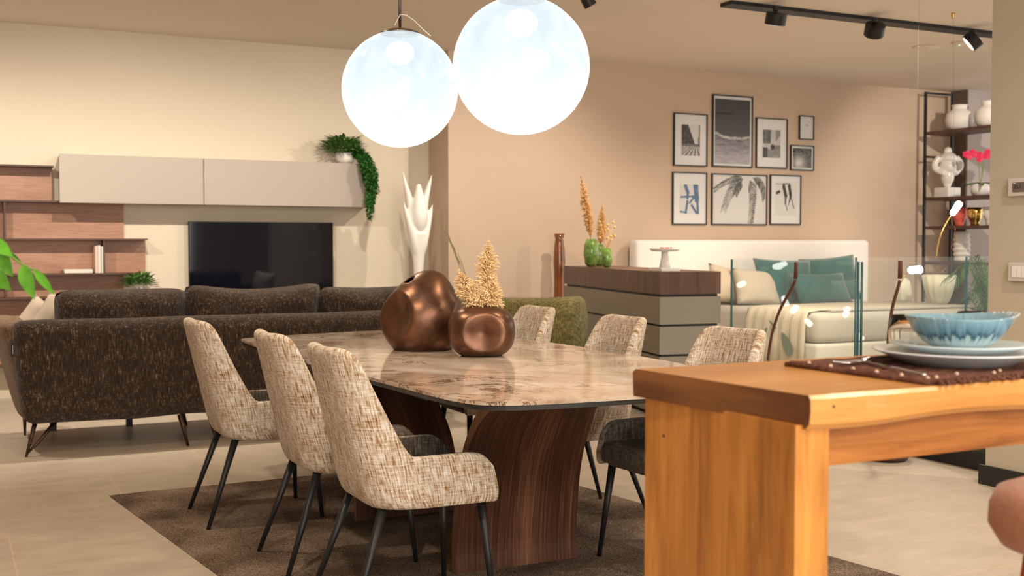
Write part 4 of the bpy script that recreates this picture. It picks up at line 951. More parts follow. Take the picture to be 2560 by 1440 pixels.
def art_bike(x, y):
    if x < .45 and y > .5: return g3(.14 + .10 * fbm(x * 5, y * 5))
    if x > .72 and y > .55 and x < .72 + (y - .55): return g3(.25)
    if (x - .55) ** 2 + (y - .38) ** 2 < .012: return g3(.06)
    if y < .36 and x < .28: return g3(.08)
    if y < .3: return g3(.26 + .08 * fbm(x * 8, y * 8))
    if y < .45 and x > .6: return g3(.14 + .3 * abs(fbm(x * 16, y * 16)))
    return g3(.50 + .1 * fbm(x * 4, y * 4))
def art_small(x, y): return g3(.35) if (.42 < x < .62 and .60 < y < .64) else g3(.66)
def art_tree(x, y):
    v = .12 + .5 * math.exp(-((x - .3) ** 2 + (y - .25) ** 2) / .10) + .10 * fbm(x * 10, y * 10)
    if .10 < x < .13: v = .02
    if y > .8 and fbm(x * 9, y * 9) > 0: v *= .4
    return g3(max(.02, v))
def art_blue(x, y):
    for a, c, w_ in (((.28, .95), (.40, .72), .08), ((.40, .72), (.38, .55), .06), ((.06, .57), (.72, .60), .035), ((.80, .98), (.86, .5), .12), ((.75, .6), (.5, .38), .04), ((.38, .42), (.30, .05), .055),
                     ((.6, .30), (.85, .04), .05), ((.9, .4), (.92, .02), .06), ((.02, .08), (.3, .06), .03)):
        if seg(x, y, a, c, w_): v = .10 + .10 * abs(fbm(x * 9, y * 9)); return (v * .8, v * 1.4, v * 2.6)
    return g3(.64)
PALM = []
random.seed(31)
for (p0, p1, p2, ln) in (((.62, .96), (.36, .92), (.20, .30), .17), ((.66, .96), (.82, .78), (.70, .02), .15), ((.6, .98), (.3, .98), (.03, .72), .12), ((.7, .98), (.95, .95), (.98, .55), .13), ((.55, .95), (.45, .75), (.42, .62), .12)):
    for i in range(26):
        t = .12 + .88 * i / 25; q = [(1 - t) ** 2 * a + 2 * t * (1 - t) * c + t * t * e for a, c, e in zip(p0, p1, p2)]
        d = [2 * (1 - t) * (c - a) + 2 * t * (e - c) for a, c, e in zip(p0, p1, p2)]; m_ = math.hypot(*d); d = (d[0] / m_, d[1] / m_); l_ = ln * (1 - .5 * t)
        for s_ in (-1, 1): PALM.append((tuple(q), (q[0] + (d[0] * .75 - s_ * d[1] * .6) * l_, q[1] + (d[1] * .75 + s_ * d[0] * .6) * l_ - .03), random.uniform(.05, .38)))
def art_palm(x, y):
    v = .64
    for a, c, k in PALM:
        if abs(x - a[0]) < .2 and abs(y - a[1]) < .2 and seg(x, y, a, c, .0062): v = min(v, k)
    if seg(x, y, (.79, .60), (.74, .0), .03): v = min(v, .16 + .25 * (math.sin(y * 130) > 0))
    return g3(v)
def art_couple(x, y):
    for a, c, w_ in (((.40, .86), (.50, .58), .07), ((.50, .58), (.48, .36), .035), ((.48, .36), (.58, .16), .018), ((.66, .86), (.72, .6), .065), ((.72, .6), (.66, .4), .03), ((.72, .58), (.88, .22), .02), ((.66, .4), (.62, .3), .015), ((.08, .66), (.2, .70), .045), ((.05, .93), (.7, .94), .012)):
        if seg(x, y, a, c, w_): return g3(.03 + .04 * abs(fbm(x * 9, y * 9)))
    return g3(.66)
def picture(px, fn, matte, lab, res=(44, 66), ft=.012):
    """px = four photo corners of the frame's outer edge on the bedroom wall"""
    (xa, ya), (xb, yb) = px; A = atY(xa, ya, 10.575); B = atY(xb, yb, 10.575)
    x0, x1, z0, z1 = A.x, B.x, B.z, A.z; w_, h_ = x1 - x0, z1 - z0
    root = thing('framed_picture', (x0, 10.6, z0), lab, 'picture', group='framed pictures above the bed')
    b = BM()
    for lo, hi in (((0, 0), (w_, ft)), ((0, h_ - ft), (w_, h_)), ((0, ft), (ft, h_ - ft)), ((w_ - ft, ft), (w_, h_ - ft))): box(b, (lo[0], -.025, lo[1]), (hi[0], 0, hi[1]))
    obj('frame', b, M['frame_black'], root); bx('mount', (ft, -.012, ft), (w_ - ft, -.004, h_ - ft), M['paper'], root)
    l, r, t, bo = matte; ux0, ux1 = ft + (w_ - 2 * ft) * l, ft + (w_ - 2 * ft) * (1 - r); uz0, uz1 = ft + (h_ - 2 * ft) * bo, ft + (h_ - 2 * ft) * (1 - t)
    W, Hh = res; b = BM(); col = b.loops.layers.float_color.new('Col'); vs = [[b.verts.new((ux0 + (ux1 - ux0) * i / W, -.0135, uz0 + (uz1 - uz0) * j / Hh)) for j in range(Hh + 1)] for i in range(W + 1)]
    for i in range(W):
        for j in range(Hh):
            f = b.faces.new((vs[i][j], vs[i + 1][j], vs[i + 1][j + 1], vs[i][j + 1])); c = fn((i + .5) / W, (j + .5) / Hh)
            for lp in f.loops: lp[col] = (*[max(0, min(1, q)) for q in c], 1)
    obj('print', b, M['print'], root)
    return root
picture(((1686, 281), (1769, 417)), art_street, (.22, .20, .20, .19), 'framed photo of a car-lined street between towers, upper left of the wall group')
picture(((1783, 235), (1882, 420)), art_wave, (.04, .04, .04, .03), 'largest portrait frame, a dark sea wave under a dark sky', (60, 110), .014)
picture(((1892, 293), (1969, 422)), art_bike, (.20, .20, .22, .20), 'framed grey photo of a figure in a street, right of the wave picture')
picture(((2000, 288), (2036, 350)), art_small, (.02, .02, .02, .02), 'smallest frame, nearly blank white sheet at the upper right', (20, 34), .010)
picture(((1978, 362), (2036, 427)), art_tree, (.07, .07, .08, .07), 'small square frame with a backlit tree, below the smallest frame', (40, 44))
picture(((1683, 429), (1768, 562)), art_blue, (.20, .20, .22, .19), 'framed blue ink-like print at the lower left of the wall group')
picture(((1781, 433), (1918, 563)), art_palm, (.01, .01, .01, .01), 'large square frame with palm fronds, middle of the lower row', (120, 110))
picture(((1927, 436), (2003, 562)), art_couple, (.14, .12, .12, .17), 'framed drawing of two thin dark figures walking, right of the lower row')
# ================================================================= BOOKCASE AT THE RIGHT
bc = thing('bookcase', (0, 0, 0), 'black steel bookcase with walnut boards at the far right', 'bookcase')
bx0, bx1, by0, by1 = 10.90, 11.36, 8.2, 10.40
for (x, y) in ((bx0, by1), (bx1, by1), (bx0, by0), (bx1, by0)): bx('post', (x - .014, y - .014, 0), (x + .014, y + .014, 3.25), M['black_metal'], bc)
for z in (3.236, 2.45): bx('rail', (bx0, by1 - .012, z - .012), (bx1, by1 + .012, z + .012), M['black_metal'], bc)
bx('rail', (bx0 - .012, by0, 3.224), (bx0 + .012, by1, 3.248), M['black_metal'], bc) if False else None
ZS = (2.735, 1.925, 1.570, 1.135)
for z in ZS: bx('board', (bx0, by0, z - .018), (bx1, by1, z + .018), M['walnut_dark'], bc)
def on_board(x, y, z, X=11.12): return atX(x, y, X)
def white_jar(px, lab):
    p = on_board(px, 322, 0); o = obj('white_jar', lathe(BM(), [(0, 0), (.11, 0), (.15, .04), (.165, .12), (.155, .20), (.10, .245), (.085, .26), (.09, .30), (.10, .305), (.085, .31), (.075, .27), (0, .2)], 36), M['white_matte'], smooth=True)
    o.location = (p.x, p.y, 2.753); tag(o, lab, 'vase', 'white jars on the top board')
white_jar(2398, 'round-shouldered white jar on the top board, left one'); white_jar(2473, 'round-shouldered white jar on the top board, cut by the wall edge')
p = on_board(2368, 492, 0); r_ = thing('statuette', (p.x, p.y, 1.943), 'white statuette of a stout armless-footed figure on a block, second board', 'statuette'); r_['label'] = 'white abstract statuette of a stout figure on a square block'
bx('block', (-.11, -.11, 0), (.11, .11, .12), M['white_gloss'], r_, .006)
b = BM()
ball(b, (0, 0, .26), .085, 16, (.9, 1, 1.35)); ball(b, (0, 0, .38), .12, 16, (.8, 1.0, .8)); ball(b, (0, 0, .48), .12, 16, (.75, 1.1, .6)); ball(b, (0, 0, .575), .048, 14, (1, 1, 1.1)); ball(b, (0, 0, .51), .10, 14, (.7, 1.1, .5)); ball(b, (0, 0, .17), .05, 12, (1, 1, 1.4))
for s in (1, -1):
    d_ = RT * s; tube(b, smooth_open([Vector((d_.x * .10, d_.y * .10, .50)), Vector((d_.x * .155, d_.y * .155, .42)), Vector((d_.x * .14, d_.y * .14, .34)), Vector((d_.x * .07, d_.y * .07, .29)) + tc_ * .08], 6), [.04] * 6 + [.042] * 6 + [.03] * 7, 12)
o = obj('figure', b, M['white_gloss'], r_, smooth=True); rm = o.modifiers.new('r', 'REMESH'); rm.mode = 'VOXEL'; rm.voxel_size = .009; rm.use_smooth_shade = True
sm = o.modifiers.new('s', 'SMOOTH'); sm.iterations = 6
p = on_board(2450, 492, 0); r_ = thing('orchid', (p.x, p.y, 1.943), 'magenta orchid in a white pot on the second board', 'plant')
obj('pot', lathe(BM(), [(0, 0), (.08, 0), (.11, .05), (.115, .14), (.10, .15), (.09, .1), (0, .1)], 28), M['white_gloss'], r_, smooth=True)
b = BM()
for k in range(8):
    a = k * .8; leafmesh(b, (0, 0, .13), (math.cos(a), math.sin(a), .5), (0, 0, 1), .22, .08, .6)
obj('leaves', b, M['leaf'], r_)
random.seed(2)
for (r1, u1, r2, u2, r3, u3) in ((-.02, .35, -.04, .52, -.18, .50), (.02, .3, .0, .5, -.02, .46), (.03, .3, .05, .5, .12, .52)):
    pts = smooth_open([Vector((0, 0, .12)), RT * r1 + Vector((0, 0, u1)), RT * r2 + Vector((0, 0, u2)), RT * r3 + Vector((0, 0, u3))], 6); obj('stem', tube(BM(), pts, .004, 6), M['stem_green'], r_)
    b = BM()
    for k in range(6):
        c = pts[-1 - k] + Vector((0, 0, -.02 * (k % 3)))
        for q in range(5): a = q * 1.257; leafmesh(b, c, RT * math.cos(a) + Vector((0, 0, math.sin(a))) + tc_ * .3, tc_, .048, .045, .1, n=3)
    obj('blossoms', b, M['petal'], r_)
def head(px, m, lab, z=1.588, s=1.0):
    p = on_board(px, 565, 0); o = thing('head_vase', (p.x, p.y, z), lab, 'vase', group='head-shaped vases on the third board')
    b = BM(); lathe(b, [(0, 0), (.055 * s, 0), (.05 * s, .03 * s), (.065 * s, .07 * s), (.085 * s, .12 * s), (.09 * s, .18 * s), (.085 * s, .22 * s), (.07 * s, .22 * s), (.06 * s, .1 * s), (0, .08 * s)], 28)
    f = tc_; ball(b, f * .088 * s + Vector((0, 0, .14 * s)), .014 * s, 10, (1, 1, 1.9))
    for q in (-1, 1): ball(b, f * .075 * s + RT * q * .03 * s + Vector((0, 0, .16 * s)), .012 * s, 8, (1, 1, .6)); ball(b, RT * q * .088 * s + Vector((0, 0, .14 * s)), .014 * s, 8, (1, 1, 1.6))
    ball(b, f * .078 * s + Vector((0, 0, .10 * s)), .014 * s, 8, (1.1, 1.1, .5)); obj('head', b, m, o, smooth=True); return o
head(2399, M['coral'], 'coral red head-shaped vase on the third board'); head(2437, M['gold'], 'shiny gold head-shaped vase on the third board'); head(2476, M['white_gloss'], 'white head-shaped vase at the wall edge on the third board')
p = on_board(2404, 655, 0); b = BM(); prof = [(0, 0), (.075, 0)]
for k in range(24): z = .01 + .36 * k / 23; prof.append((.085 + .008 * math.sin(k * 1.6) + .012 * math.sin(z * 9), z))
prof += [(.06, .37), (.055, .1), (0, .1)]
o = obj('ribbed_vase', lathe(b, prof, 36), M['white_matte'], smooth=True); o.location = (p.x, p.y, 1.153); tag(o, 'tall white rippled vase on the lowest board shown', 'vase')
# palm behind the glass
pp = atY(2468, 700, 8.6); r_ = thing('potted_palm', (pp.x, 8.6, 0), 'green palm with feathery fronds behind the glass at the far right', 'plant')
obj('pot', lathe(BM(), [(0, 0), (.14, 0), (.18, .3), (.17, .3), (.15, .25), (0, .25)], 24), M['pot_brown'], r_, smooth=True)
random.seed(21)
for k in range(17):
    a = random.uniform(0, 6.28); ln = random.uniform(.35, .6); hgt = random.uniform(.65, 1.25)
    pts = smooth_open([(0, 0, .25), (.05 * math.cos(a), .05 * math.sin(a), hgt * .7), (ln * .5 * math.cos(a), ln * .5 * math.sin(a), hgt), (ln * math.cos(a), ln * math.sin(a), hgt - .12)], 7)
    b = BM(); tube(b, pts, .004, 4)
    for i, p in enumerate(pts[7:]):
        d0 = (pts[min(len(pts) - 1, 8 + i)] - pts[6 + i]); side = d0.cross(Vector((0, 0, 1)))
        for s in (-1, 1): leafmesh(b, p, side * s + d0 * .8, (0, 0, 1), .17, .016, .3, n=3)
    obj('frond', b, M['leaf'], r_)
# ================================================================= GLASS GUARD
GX, GY = 5.58, 7.32
def pane(nm, lo, hi, lab, edges):
    r_ = thing(nm, (0, 0, 0), lab, 'glass panel', group='glass guard panels around the stairwell'); bx('glass', lo, hi, M['pane'], r_)
    for e in edges: bx('edge', e[0], e[1], M['glass_edge'], r_)
t_ = .012
pane('glass_panel', (GX - t_ / 2, 5.90, .06), (GX + t_ / 2, GY - .02, 1.245), 'near-side glass guard panel between the bed corner and the middle joint',
     [((GX - .007, 5.895, .06), (GX + .007, 5.905, 1.245)), ((GX - .007, GY - .03, .06), (GX + .007, GY - .02, 1.245))])
pane('glass_panel', (GX - t_ / 2, 4.58, .06), (GX + t_ / 2, 5.87, 1.245), 'glass guard panel on the near side, ending behind the beige wall edge',
     [((GX - .007, 5.862, .06), (GX + .007, 5.872, 1.245))])
gj = atY(2142, 643, GY); gk = atY(2418, 640, GY)
pane('glass_panel', (GX + .02, GY - t_ / 2, .06), (gj.x - .008, GY + t_ / 2, 1.255), 'glass guard panel on the far side, left one before the bed', [((gj.x - .014, GY - .007, .06), (gj.x - .004, GY + .007, 1.255))])
pane('glass_panel', (gj.x + .008, GY - t_ / 2, .06), (gk.x - .008, GY + t_ / 2, 1.255), 'glass guard panel on the far side, right one before the palm', [((gk.x - .016, GY - .007, .06), (gk.x - .002, GY + .007, 1.255))])
pane('glass_panel', (gk.x + .008, GY - t_ / 2, .06), (gk.x + 1.2, GY + t_ / 2, 1.255), 'glass guard panel on the far side, mostly behind the beige wall', [])
r_ = thing('guard_channel', (0, 0, 0), 'black floor channel holding the glass guard, seen under the counter', 'rail')
bx('near_channel', (GX - .02, 4.58, 0), (GX + .08, GY + .05, .10), M['black_trim'], r_); bx('far_channel', (GX + .08, GY - .05, 0), (gk.x + 1.2, GY + .05, .08), M['black_trim'], r_)
bx('plinth', (GX + .005, 4.575, .0), (GX + .09, 5.7, .14), M['black_trim'], r_)
# bent brown rods
for (pts, lab) in (([(1991, 655), (1989, 697), (1984, 712), (1950, 775), (1930, 835), (1920, 895)], 'bent brown metal rod standing before the glass, left one'),
                   ([(2251, 652), (2250, 697), (2246, 716), (2232, 765), (2223, 820), (2219, 870)], 'bent brown metal rod standing before the glass, right one')):
    xx = 5.5
    q = [atX(x, y, xx) for x, y in pts]; base = Vector((q[-1].x, q[-1].y - .03, 0)); r_ = thing('metal_rod', base, lab, 'rod', group='bent brown rods before the glass')
    obj('tube', tube(BM(), [p - base for p in smooth_open([q[1] + (q[2] - q[1]) * .2] + q[2:], 5)] + [Vector((0, 0, .3)), Vector((0, 0, .01))], .0105, 10), M['copper_brown'], r_, smooth=True)
    obj('sleeve', tube(BM(), [q[0] - base, q[1] - base], .0145, 12), M['copper_brown'], r_, smooth=True)
    obj('foot', lathe(BM(), [(0, 0), (.10, 0), (.10, .012), (0, .014)], 24), M['copper_brown'], r_)
pp = atZ(2230, 1150, 0); r_ = thing('floor_pot', (pp.x - .02, pp.y + .03, 0), 'round dark red-brown pot on the floor behind the counter beam', 'pot')
obj('body', lathe(BM(), [(0, 0), (.115, 0), (.15, .035), (.165, .10), (.16, .16), (.15, .16), (.14, .1), (0, .05)], 32), M['pot_brown'], r_, smooth=True)
# ================================================================= SUSPENDED LEAF LAMPS
def leaf_head(root, c, axis, ln, w_):
    axis = Vector(axis).normalized(); u, v = frame_of(axis); b = BM(); rows = []
    for i in range(9):
        t = i / 8; r = w_ * (.9 + .25 * t) * (1 if 0 < i < 8 else .7); rows.append([b.verts.new(Vector(c) + axis * ln * (t - .5) + (u * math.cos(2 * math.pi * k / 14) + v * math.sin(2 * math.pi * k / 14) * .8) * r) for k in range(14)])
    for a, d in zip(rows, rows[1:]):
        for k in range(14): b.faces.new((a[k], a[(k + 1) % 14], d[(k + 1) % 14], d[k]))
    b.faces.new(rows[0][::-1]); b.faces.new(rows[-1]); return obj('diffuser', b, M['petal_light'], root, smooth=True)
YL = 7.0
q = atY(2390, 521, YL); r_ = thing('suspended_lamp', (q.x, q.y, q.z), 'glowing bud-shaped lamp head on a curved brass arm, hung from a thin wire', 'pendant lamp', group='hanging bud lamps over the stairwell')
leaf_head(r_, (0, 0, 0), RT * .55 + Vector((0, 0, .83)), .125, .032)
arc_ = [atY(x, y, YL) - q for x, y in ((2376, 540), (2358, 572), (2346, 605), (2340, 644))]
obj('brass_arm', tube(BM(), smooth_open(arc_, 6), .006, 8), M['brass'], r_, smooth=True)
top = atY(2383, 8, YL) - q; obj('wire', tube(BM(), [(-.02, 0, -.02), (top.x, 0, ZC - q.z)], .0008, 5), M['cable'], r_)
obj('ceiling_cup', lathe(BM(), [(0, ZC - q.z - .045), (.012, ZC - q.z - .045), (.016, ZC - q.z - .01), (.016, ZC - q.z), (0, ZC - q.z)], 16, c=(top.x, 0, 0)), M['brass'], r_)
b = BM(); cp = [atY(x, y, YL) - q for x, y in ((2379, 545), (2381, 562), (2388, 570), (2383, 598), (2379, 618), (2388, 632))]; tube(b, smooth_open(cp, 5), .0015, 5); obj('cable', b, M['copper'], r_)
q = atY(2288, 675, YL - .5); r_ = thing('suspended_lamp', (q.x, q.y, q.z), 'glowing bud-shaped lamp head seen in the glass beside the right rod', 'pendant lamp', group='hanging bud lamps over the stairwell')
leaf_head(r_, (0, 0, 0), RT + Vector((0, 0, .05)), .10, .036)
top = atY(2275, 300, YL - .5) - q; obj('wire', tube(BM(), [(0, 0, .02), (0, 0, ZC - q.z)], .0006, 5), M['cable'], r_)
obj('brass_arm', tube(BM(), smooth_open([atY(x, y, YL - .5) - q for x, y in ((2273, 678), (2262, 688), (2254, 706))], 5), .003, 6), M['brass'], r_)
b = BM(); random.seed(9); pts = []
for k in range(16): pts.append(atY(2305 + k * 4.2, 672 + 8 * math.sin(k * 1.7) + (k % 3) * 3, YL - .5) - q)
tube(b, pts, .0012, 4); obj('light_string', b, M['brass'], r_)
# the other heads of the lamp hang beyond the beige wall; only their mirror images in the far glass show
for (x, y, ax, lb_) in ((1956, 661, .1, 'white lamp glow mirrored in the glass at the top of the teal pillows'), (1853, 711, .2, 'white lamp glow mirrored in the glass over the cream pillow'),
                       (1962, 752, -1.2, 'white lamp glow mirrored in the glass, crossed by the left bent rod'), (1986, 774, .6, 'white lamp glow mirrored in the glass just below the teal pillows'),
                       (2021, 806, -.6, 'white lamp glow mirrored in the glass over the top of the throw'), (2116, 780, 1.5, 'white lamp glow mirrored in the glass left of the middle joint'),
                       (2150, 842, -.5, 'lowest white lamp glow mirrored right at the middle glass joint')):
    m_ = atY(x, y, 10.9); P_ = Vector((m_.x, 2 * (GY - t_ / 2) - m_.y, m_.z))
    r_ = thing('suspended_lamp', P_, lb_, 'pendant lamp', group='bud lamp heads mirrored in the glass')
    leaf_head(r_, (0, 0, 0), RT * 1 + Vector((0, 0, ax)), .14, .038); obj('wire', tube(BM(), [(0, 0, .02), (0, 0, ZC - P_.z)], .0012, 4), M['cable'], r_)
# ================================================================= CEILING TRACK
tr = thing('track_rail', (5.66, 7.5, ZC), 'long black ceiling track carrying three spotlights', 'track')
bx('rail', (.0, -.075, -.03), (3.9, .075, 0), M['black_metal'], tr)
def head_(px, py, lab, dirv, lit):
    q = atZ(px, py, ZC - .11); r_ = thing('track_spotlight', (q.x, 7.5 + (q.y - 7.64) * .5, ZC - .03), lab, 'spotlight', group='black spotlights on the ceiling track')
    d = Vector(dirv).normalized(); u, v = frame_of(d); c = Vector((0, 0, -.10)); b = BM(); tube(b, [c - d * .045, c + d * .045], .084, 32); obj('housing', b, M['black_metal'], r_, smooth=False)
    obj('bracket', tube(BM(), [(0, 0, 0), (0, 0, -.04)], .022, 14), M['black_metal'], r_)
    obj('lens', tube(BM(), [c + d * .0452, c + d * .047], .072, 28), M['lens_on'] , r_)
    P_ = Vector(r_.location) + c + d * .06; spot('track_lamp', P_, P_ + d, lit, WARM, 75, .6, .03)
head_(1943, 40, 'black track spotlight, leftmost and hanging straight down', (0.05, .35, -1), 140)
head_(2190, 68, 'black track spotlight in the middle, tilted to the right', (.35, .62, -.9), 140)
head_(2437, 95, 'black track spotlight at the right with its lit lens facing left', (-.55, .55, -.62), 70)
q = atZ(1468, -3, ZC - .08); r_ = thing('ceiling_spotlight', (q.x, q.y, ZC), 'dark ceiling spotlight cut off by the top edge', 'spotlight'); tube_b = BM(); tube(tube_b, [(-.01, 0, -.07), (.03, 0, -.13)], .05, 20); obj('housing', tube_b, M['black_metal'], r_); obj('bracket', tube(BM(), [(0, 0, 0), (0, 0, -.08)], .015, 10), M['black_metal'], r_)
q = atZ(2318, 117, ZC); r_ = thing('ceiling_speaker', (q.x, q.y, ZC), 'flat round white ceiling disc near the track', 'ceiling disc'); obj('disc', lathe(BM(), [(0, -.012), (.13, -.012), (.14, 0), (0, 0)], 32), M['ceiling'], r_, smooth=True)
q = atZ(2396, 106, ZC); r_ = thing('smoke_detector', (q.x, q.y, ZC), 'small round ceiling detector with a green light', 'detector'); obj('body', lathe(BM(), [(0, -.03), (.05, -.03), (.07, 0), (0, 0)], 28), M['ceiling'], r_, smooth=True); obj('green_light', ball(BM(), (-.02, -.03, -.03), .008, 8), M['led_green'], r_)
# ================================================================= WALL CONTROLS
def wall_plate(y0, y1, z0, z1, nm, lab, cat):
    r_ = thing(nm, (5.28, y1, z0), lab, cat); bx('plate', (-.022, y0 - y1, 0), (0, 0, z1 - z0), M['plastic'], r_, .004); return r_
r_ = wall_plate(4.27, 4.420, 1.626, 1.724, 'thermostat', 'white wall thermostat with a dark display, cut by the right edge', 'thermostat')
dsp = bx('display', (-.0245, -.125, .022), (-.021, -.032, .075), M['lcd'], r_)
text_mesh('digits', '23.1', .028, M['lcd_ink'], dsp, Matrix.Translation((-.0255, -.066, .050)) @ Matrix.Rotation(R(-90), 4, 'Z') @ Matrix.Rotation(R(90), 4, 'X'))
bx('indicator_marks', (-.0255, -.052, .069), (-.0245, -.038, .073), M['white_matte'], dsp)
r_ = wall_plate(4.26, 4.410, 1.160, 1.262, 'light_switch', 'white light switch plate with rocker keys, cut by the right edge', 'switch')
for k in range(3): bx('rocker', (-.026, -.055 - k * .031, .022), (-.021, -.026 - k * .031, .080), M['white_matte'], r_, .002)
# ================================================================= COUNTER
ct = thing('counter_table', (0, 0, 0), 'thick honey-coloured solid wood counter with a slab leg at its left end', 'counter')
def counter_top():
    b = BM(); rows = []; n = 60
    for i in range(n + 1):
        t = i / n; x = 1.0 * (1.242 * (1 - t) + 3.7 * t); xn = 1.277 * (1 - t) + 3.7 * t
        wv = .012 * noise.noise(Vector((xn * 3, 0, 0))) + .006 * noise.noise(Vector((xn * 9, 3, 0)))
        bt = .010 * noise.noise(Vector((xn * 4, 7, 0))); yn = 1.456 + wv * (t > 0); zb = 1.055 + bt
        rows.append([b.verts.new(p) for p in ((x, 1.942 + .014 * t, 1.055), (x, 1.945 + .014 * t, 1.104), (x + .003, 1.938 + .014 * t, 1.11), (xn + .003, yn + .008, 1.11), (xn, yn + .001, 1.104), (xn, yn, 1.085), (xn, yn + .003, zb + .01), (xn, yn + .012, zb))])
    k = 8
    for a, c in zip(rows, rows[1:]):
        for j in range(k): b.faces.new((a[j], a[(j + 1) % k], c[(j + 1) % k], c[j]))
    b.faces.new(rows[0]); b.faces.new(rows[-1][::-1]); return b
topm = M['oak_top']
endm = wood('oak_end', (.055, .018, .008), (.17, .065, .022), (.31, .13, .04), scale=3, axis='Y', rough=.35, wave=7, contrast=.65)
o = obj('top', counter_top(), None, ct, mats=[topm, endm])
for p_ in o.data.polygons:
    if p_.normal.x < -.7: p_.material_index = 1
bx('leg_panel', (1.262, 1.475, 0), (1.335, 1.930, 1.06), M['oak_side'], ct, .002)
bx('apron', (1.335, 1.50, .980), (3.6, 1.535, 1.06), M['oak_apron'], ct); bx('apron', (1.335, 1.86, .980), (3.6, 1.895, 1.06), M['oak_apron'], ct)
bx('leg_panel', (3.5, 1.475, 0), (3.57, 1.93, 1.06), M['oak_side'], ct)
kn = BM(); ball(kn, (1.326, 1.4565, 1.090), .0035, 10, (1.3, .3, .8)); ball(kn, (1.2615, 1.862, .985), .0035, 10, (.3, 1, 1)); obj('knot', kn, M['black_trim'], ct)
# placemat: braided cords with beads and a fringe
pm = thing('placemat', (1.87, 1.66, 1.112), 'dark brown woven placemat with small wooden beads under the plates', 'placemat')
b = BM(); W2, H2 = .30, .185
for k in range(30):
    y = -H2 + 2 * H2 * k / 29; pts = [(-W2 + .6 * i / 12 * 1.0, y + .002 * math.sin(i * 2 + k), .004 + .0012 * math.sin(i * 3.1 + k * 2)) for i in range(13)]; tube(b, pts, .0052, 6)
obj('weave', b, M['mat_brown'], pm, smooth=True)
b = BM(); random.seed(4)
for k in range(46):
    x = -W2 + 2 * W2 * k / 45
    for s in (-1,): tube(b, [(x, s * H2, .004), (x + random.uniform(-.006, .006), s * (H2 + .012), .007), (x + random.uniform(-.01, .01), s * (H2 + .024), .003)], [.004, .0045, .003], 5)
obj('fringe', b, M['mat_brown'], pm)
b = BM()
for s in (0, 1): tube(b, [(-W2 - .004 - .012 * s, -H2 + .37 * i / 8, .005 + .002 * math.sin(i * 2 + s)) for i in range(9)], .006, 8)
obj('border_cord', b, M['mat_brown'], pm, smooth=True)
for k in range(6): obj('bead', ball(BM(), (-W2 - .010, -H2 + .06 * k + .01, .011), .0042, 10), M['bead'], pm, smooth=True)
for k in range(8): obj('bead', ball(BM(), (-W2 + .024 + .065 * k + .012 * (k % 3), -H2 + .020 + .02 * (k % 2), .010), .0040, 10), M['bead'], pm, smooth=True)
pm.rotation_euler = (0, 0, R(2)); pm.location = (1.875, 1.672, 1.110)
# plates, bowl
PC = Vector((1.835, 1.660, 1.119))
def plate(nm, r, h, m, c, lab, cat='plate', grp=None):
    o = obj(nm, lathe(BM(), [(0, .004), (r * .52, .004), (r * .56, 0), (r * .6, .001), (r * .97, h), (r, h + .002), (r * .97, h + .004), (r * .6, .008), (0, .008)], 64), m, smooth=True)
    o.location = c; return tag(o, lab, cat, grp)
plate('dinner_plate', .165, .026, M['plate'], PC, 'large white dinner plate, lowest of the stacked dishes', grp='stacked plates on the placemat')
plate('side_plate', .135, .016, M['plate_blue'], PC + Vector((.022, .012, .0215)), 'pale blue plate between the dinner plate and the bowl', grp='stacked plates on the placemat')
b = BM(); n = 64; prof = [(0, .005), (.040, .005), (.044, 0), (.050, .002), (.070, .014), (.090, .036), (.103, .060), (.106, .0635), (.102, .064), (.086, .040), (.064, .018), (.036, .010), (0, .009)]
lathe(b, prof, n)
for v in b.verts:
    k = max(0, v.co.z - .015) / .048; d = v.co.xy.dot(RT.xy.normalized()); v.co.z += k * (.009 * max(0, d / .1) ** 2 + .002 * max(0, -d / .1))
    v.co.x += RT.x * k * .012 * max(0, d / .11) ** 3; v.co.y += RT.y * k * .012 * max(0, d / .11) ** 3
o = obj('bowl', b, M['bowl'], smooth=True); o.location = PC + Vector((.010, .004, .031)); tag(o, 'deep bowl with blue drip glaze and a pale uneven rim, top of the stack', 'bowl')
# cutlery
def fork(a, c, lab):
    a = Vector(a); c = Vector(c); d = (c - a); L_ = d.length; r_ = thing('fork', a, lab, 'fork', math.atan2(d.y, d.x))
    b = BM(); tube(b, [(.06, 0, .006), (.08, 0, .009), (.12, 0, .009), (L_, 0, .004)], [.0045, .0032, .003, .004], 8)
    box(b, (.030, -.0125, .004), (.066, .0125, .0065), .001)
    for k in range(4): tube(b, [(.032, -.0105 + k * .007, .005), (.008, -.0105 + k * .007, .0035), (-.018, -.0105 + k * .007, .007)], [.0022, .002, .001], 6)
    obj('body', b, M['steel'], r_, smooth=True); return r_
def knife(a, c, lab):
    a = Vector(a); c = Vector(c); d = (c - a); L_ = d.length; r_ = thing('knife', a, lab, 'knife', math.atan2(d.y, d.x)); b = BM()
    extrude_poly(b, [(0, 0), (.015, -.007), (L_ * .5, -.008), (L_ * .5, .004), (.01, .004)], .002, .0035); obj('blade', b, M['steel'], r_)
    bx('handle', (L_ * .5, -.004, .001), (L_, .004, .006), M['steel'], r_, .0015); return r_
ZF = 1.121
f1 = atZ(2095, 897, ZF); f2 = atZ(2170, 893, ZF); k1 = atZ(2160, 905, ZF); k2 = atZ(2312, 942, ZF)
fork(atZ(2108, 912, ZF), atZ(2330, 891, ZF), 'steel fork lying on the placemat, tines toward the wood')
knife(k1, k2, 'steel knife crossing in front of the fork on the placemat')
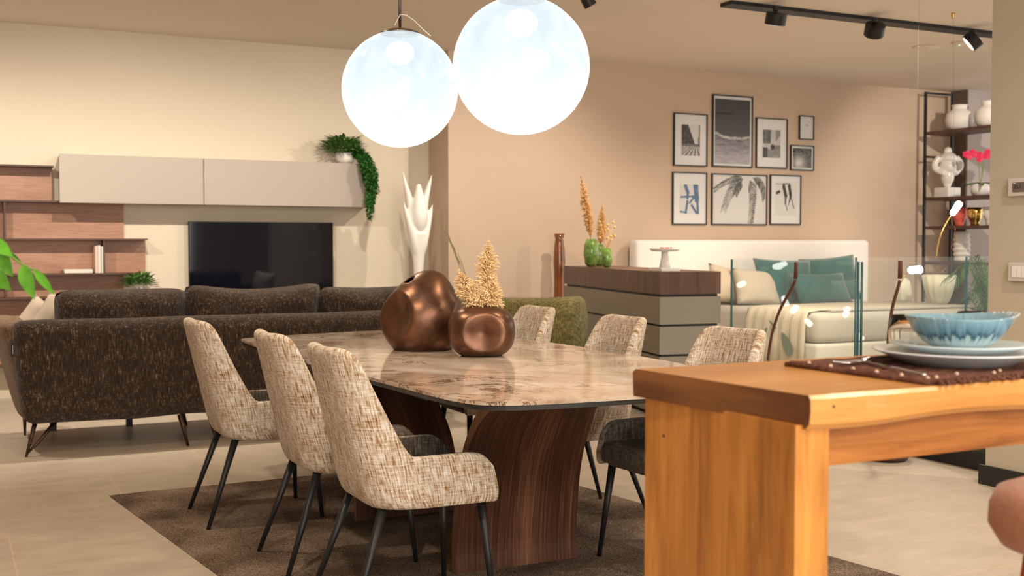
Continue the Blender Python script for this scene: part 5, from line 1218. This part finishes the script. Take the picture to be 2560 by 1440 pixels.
# tumblers
def tumbler(c, lab):
    o = obj('tumbler', lathe(BM(), [(0, 0), (.028, 0), (.036, .02), (.038, .06), (.034, .095), (.0325, .095), (.0360, .06), (.034, .022), (.026, .006), (0, .006)], 40), M['tumbler'], smooth=True)
    o.location = c; tag(o, lab, 'drinking glass', 'clear tumblers on the counter')
g0 = atZ(2278, 858, 1.11)
tumbler((1.90, 1.86, 1.11), 'clear glass tumbler left behind the blue bowl'); tumbler((2.14, 1.89, 1.11), 'clear glass tumbler behind the right half of the blue bowl')
# ================================================================= STOOL
st = thing('bar_stool', (1.725, 1.262, 0), 'rose-brown suede bar stool with copper legs, cut by the right edge', 'stool')
st['label'] = 'rose-brown suede bar stool with copper legs at the lower right corner'
obj('seat', lathe(BM(), [(0, .832), (.105, .834), (.150, .852), (.168, .882), (.166, .915), (.155, .940), (.125, .952), (0, .956)], 56), M['suede'], st, smooth=True)
for a in (25, 115, 205, 295): obj('leg', tube(BM(), [(.10 * math.cos(R(a)), .10 * math.sin(R(a)), .84), (.20 * math.cos(R(a)), .20 * math.sin(R(a)), 0)], .011, 14), M['copper'], st, smooth=True)
obj('foot_ring', tube(BM(), [(.177 * math.cos(R(a)), .177 * math.sin(R(a)), .25) for a in range(0, 361, 12)], .008, 10), M['copper'], st, smooth=True)
# ================================================================= FOREGROUND LEAVES
fp = thing('potted_ficus', (-.15, 2.5, 0), 'leafy plant at the left edge with glossy bright green drooping leaves', 'plant')
obj('pot', lathe(BM(), [(0, 0), (.13, 0), (.17, .34), (.16, .34), (.14, .28), (0, .28)], 28), M['white_matte'], fp, smooth=True)
obj('trunk', tube(BM(), smooth_open([(0, 0, .25), (-.02, 0, .7), (.0, 0, 1.15), (.03, 0, 1.36)], 6), .009, 8), M['dry_stem'], fp)
def px_leaf(x0, y0, x1, y1, wpx, D=2.35, tilt=0, nm='leaf'):
    def P(x, y, d=D): r = ray(x, y); return EYE + r / r.dot(FW) * d
    a = P(x0, y0); c = P(x1, y1, D - .02); d = c - a; b = BM(); up = (tc_ + UP * tilt + RT * .3 * tilt)
    leafmesh(b, a - Vector(fp.location), d, up, d.length, wpx / F * D, .06, n=8, fold=.3); subsurf(obj(nm, b, M['leaf_bright'], fp, smooth=True), 1)
px_leaf(-30, 600, 32, 640, 40, tilt=.6); px_leaf(-10, 618, 30, 692, 46, 2.40); px_leaf(-25, 680, 26, 724, 44, 2.33, .4); px_leaf(24, 632, 56, 662, 14, 2.42)
px_leaf(57, 662, 84, 748, 40, 2.3); px_leaf(86, 674, 135, 736, 22, 2.36, .3); px_leaf(-60, 560, -10, 610, 40, 2.4); px_leaf(2, 640, 28, 690, 30, 2.45)
def PP(x, y, d=2.38): r = ray(x, y); return EYE + r / r.dot(FW) * d - Vector(fp.location)
obj('twig', tube(BM(), smooth_open([(.03, 0, 1.36), PP(-20, 600), PP(20, 634), PP(57, 662), PP(88, 676)], 5), .0022, 6), M['stem_green'], fp)
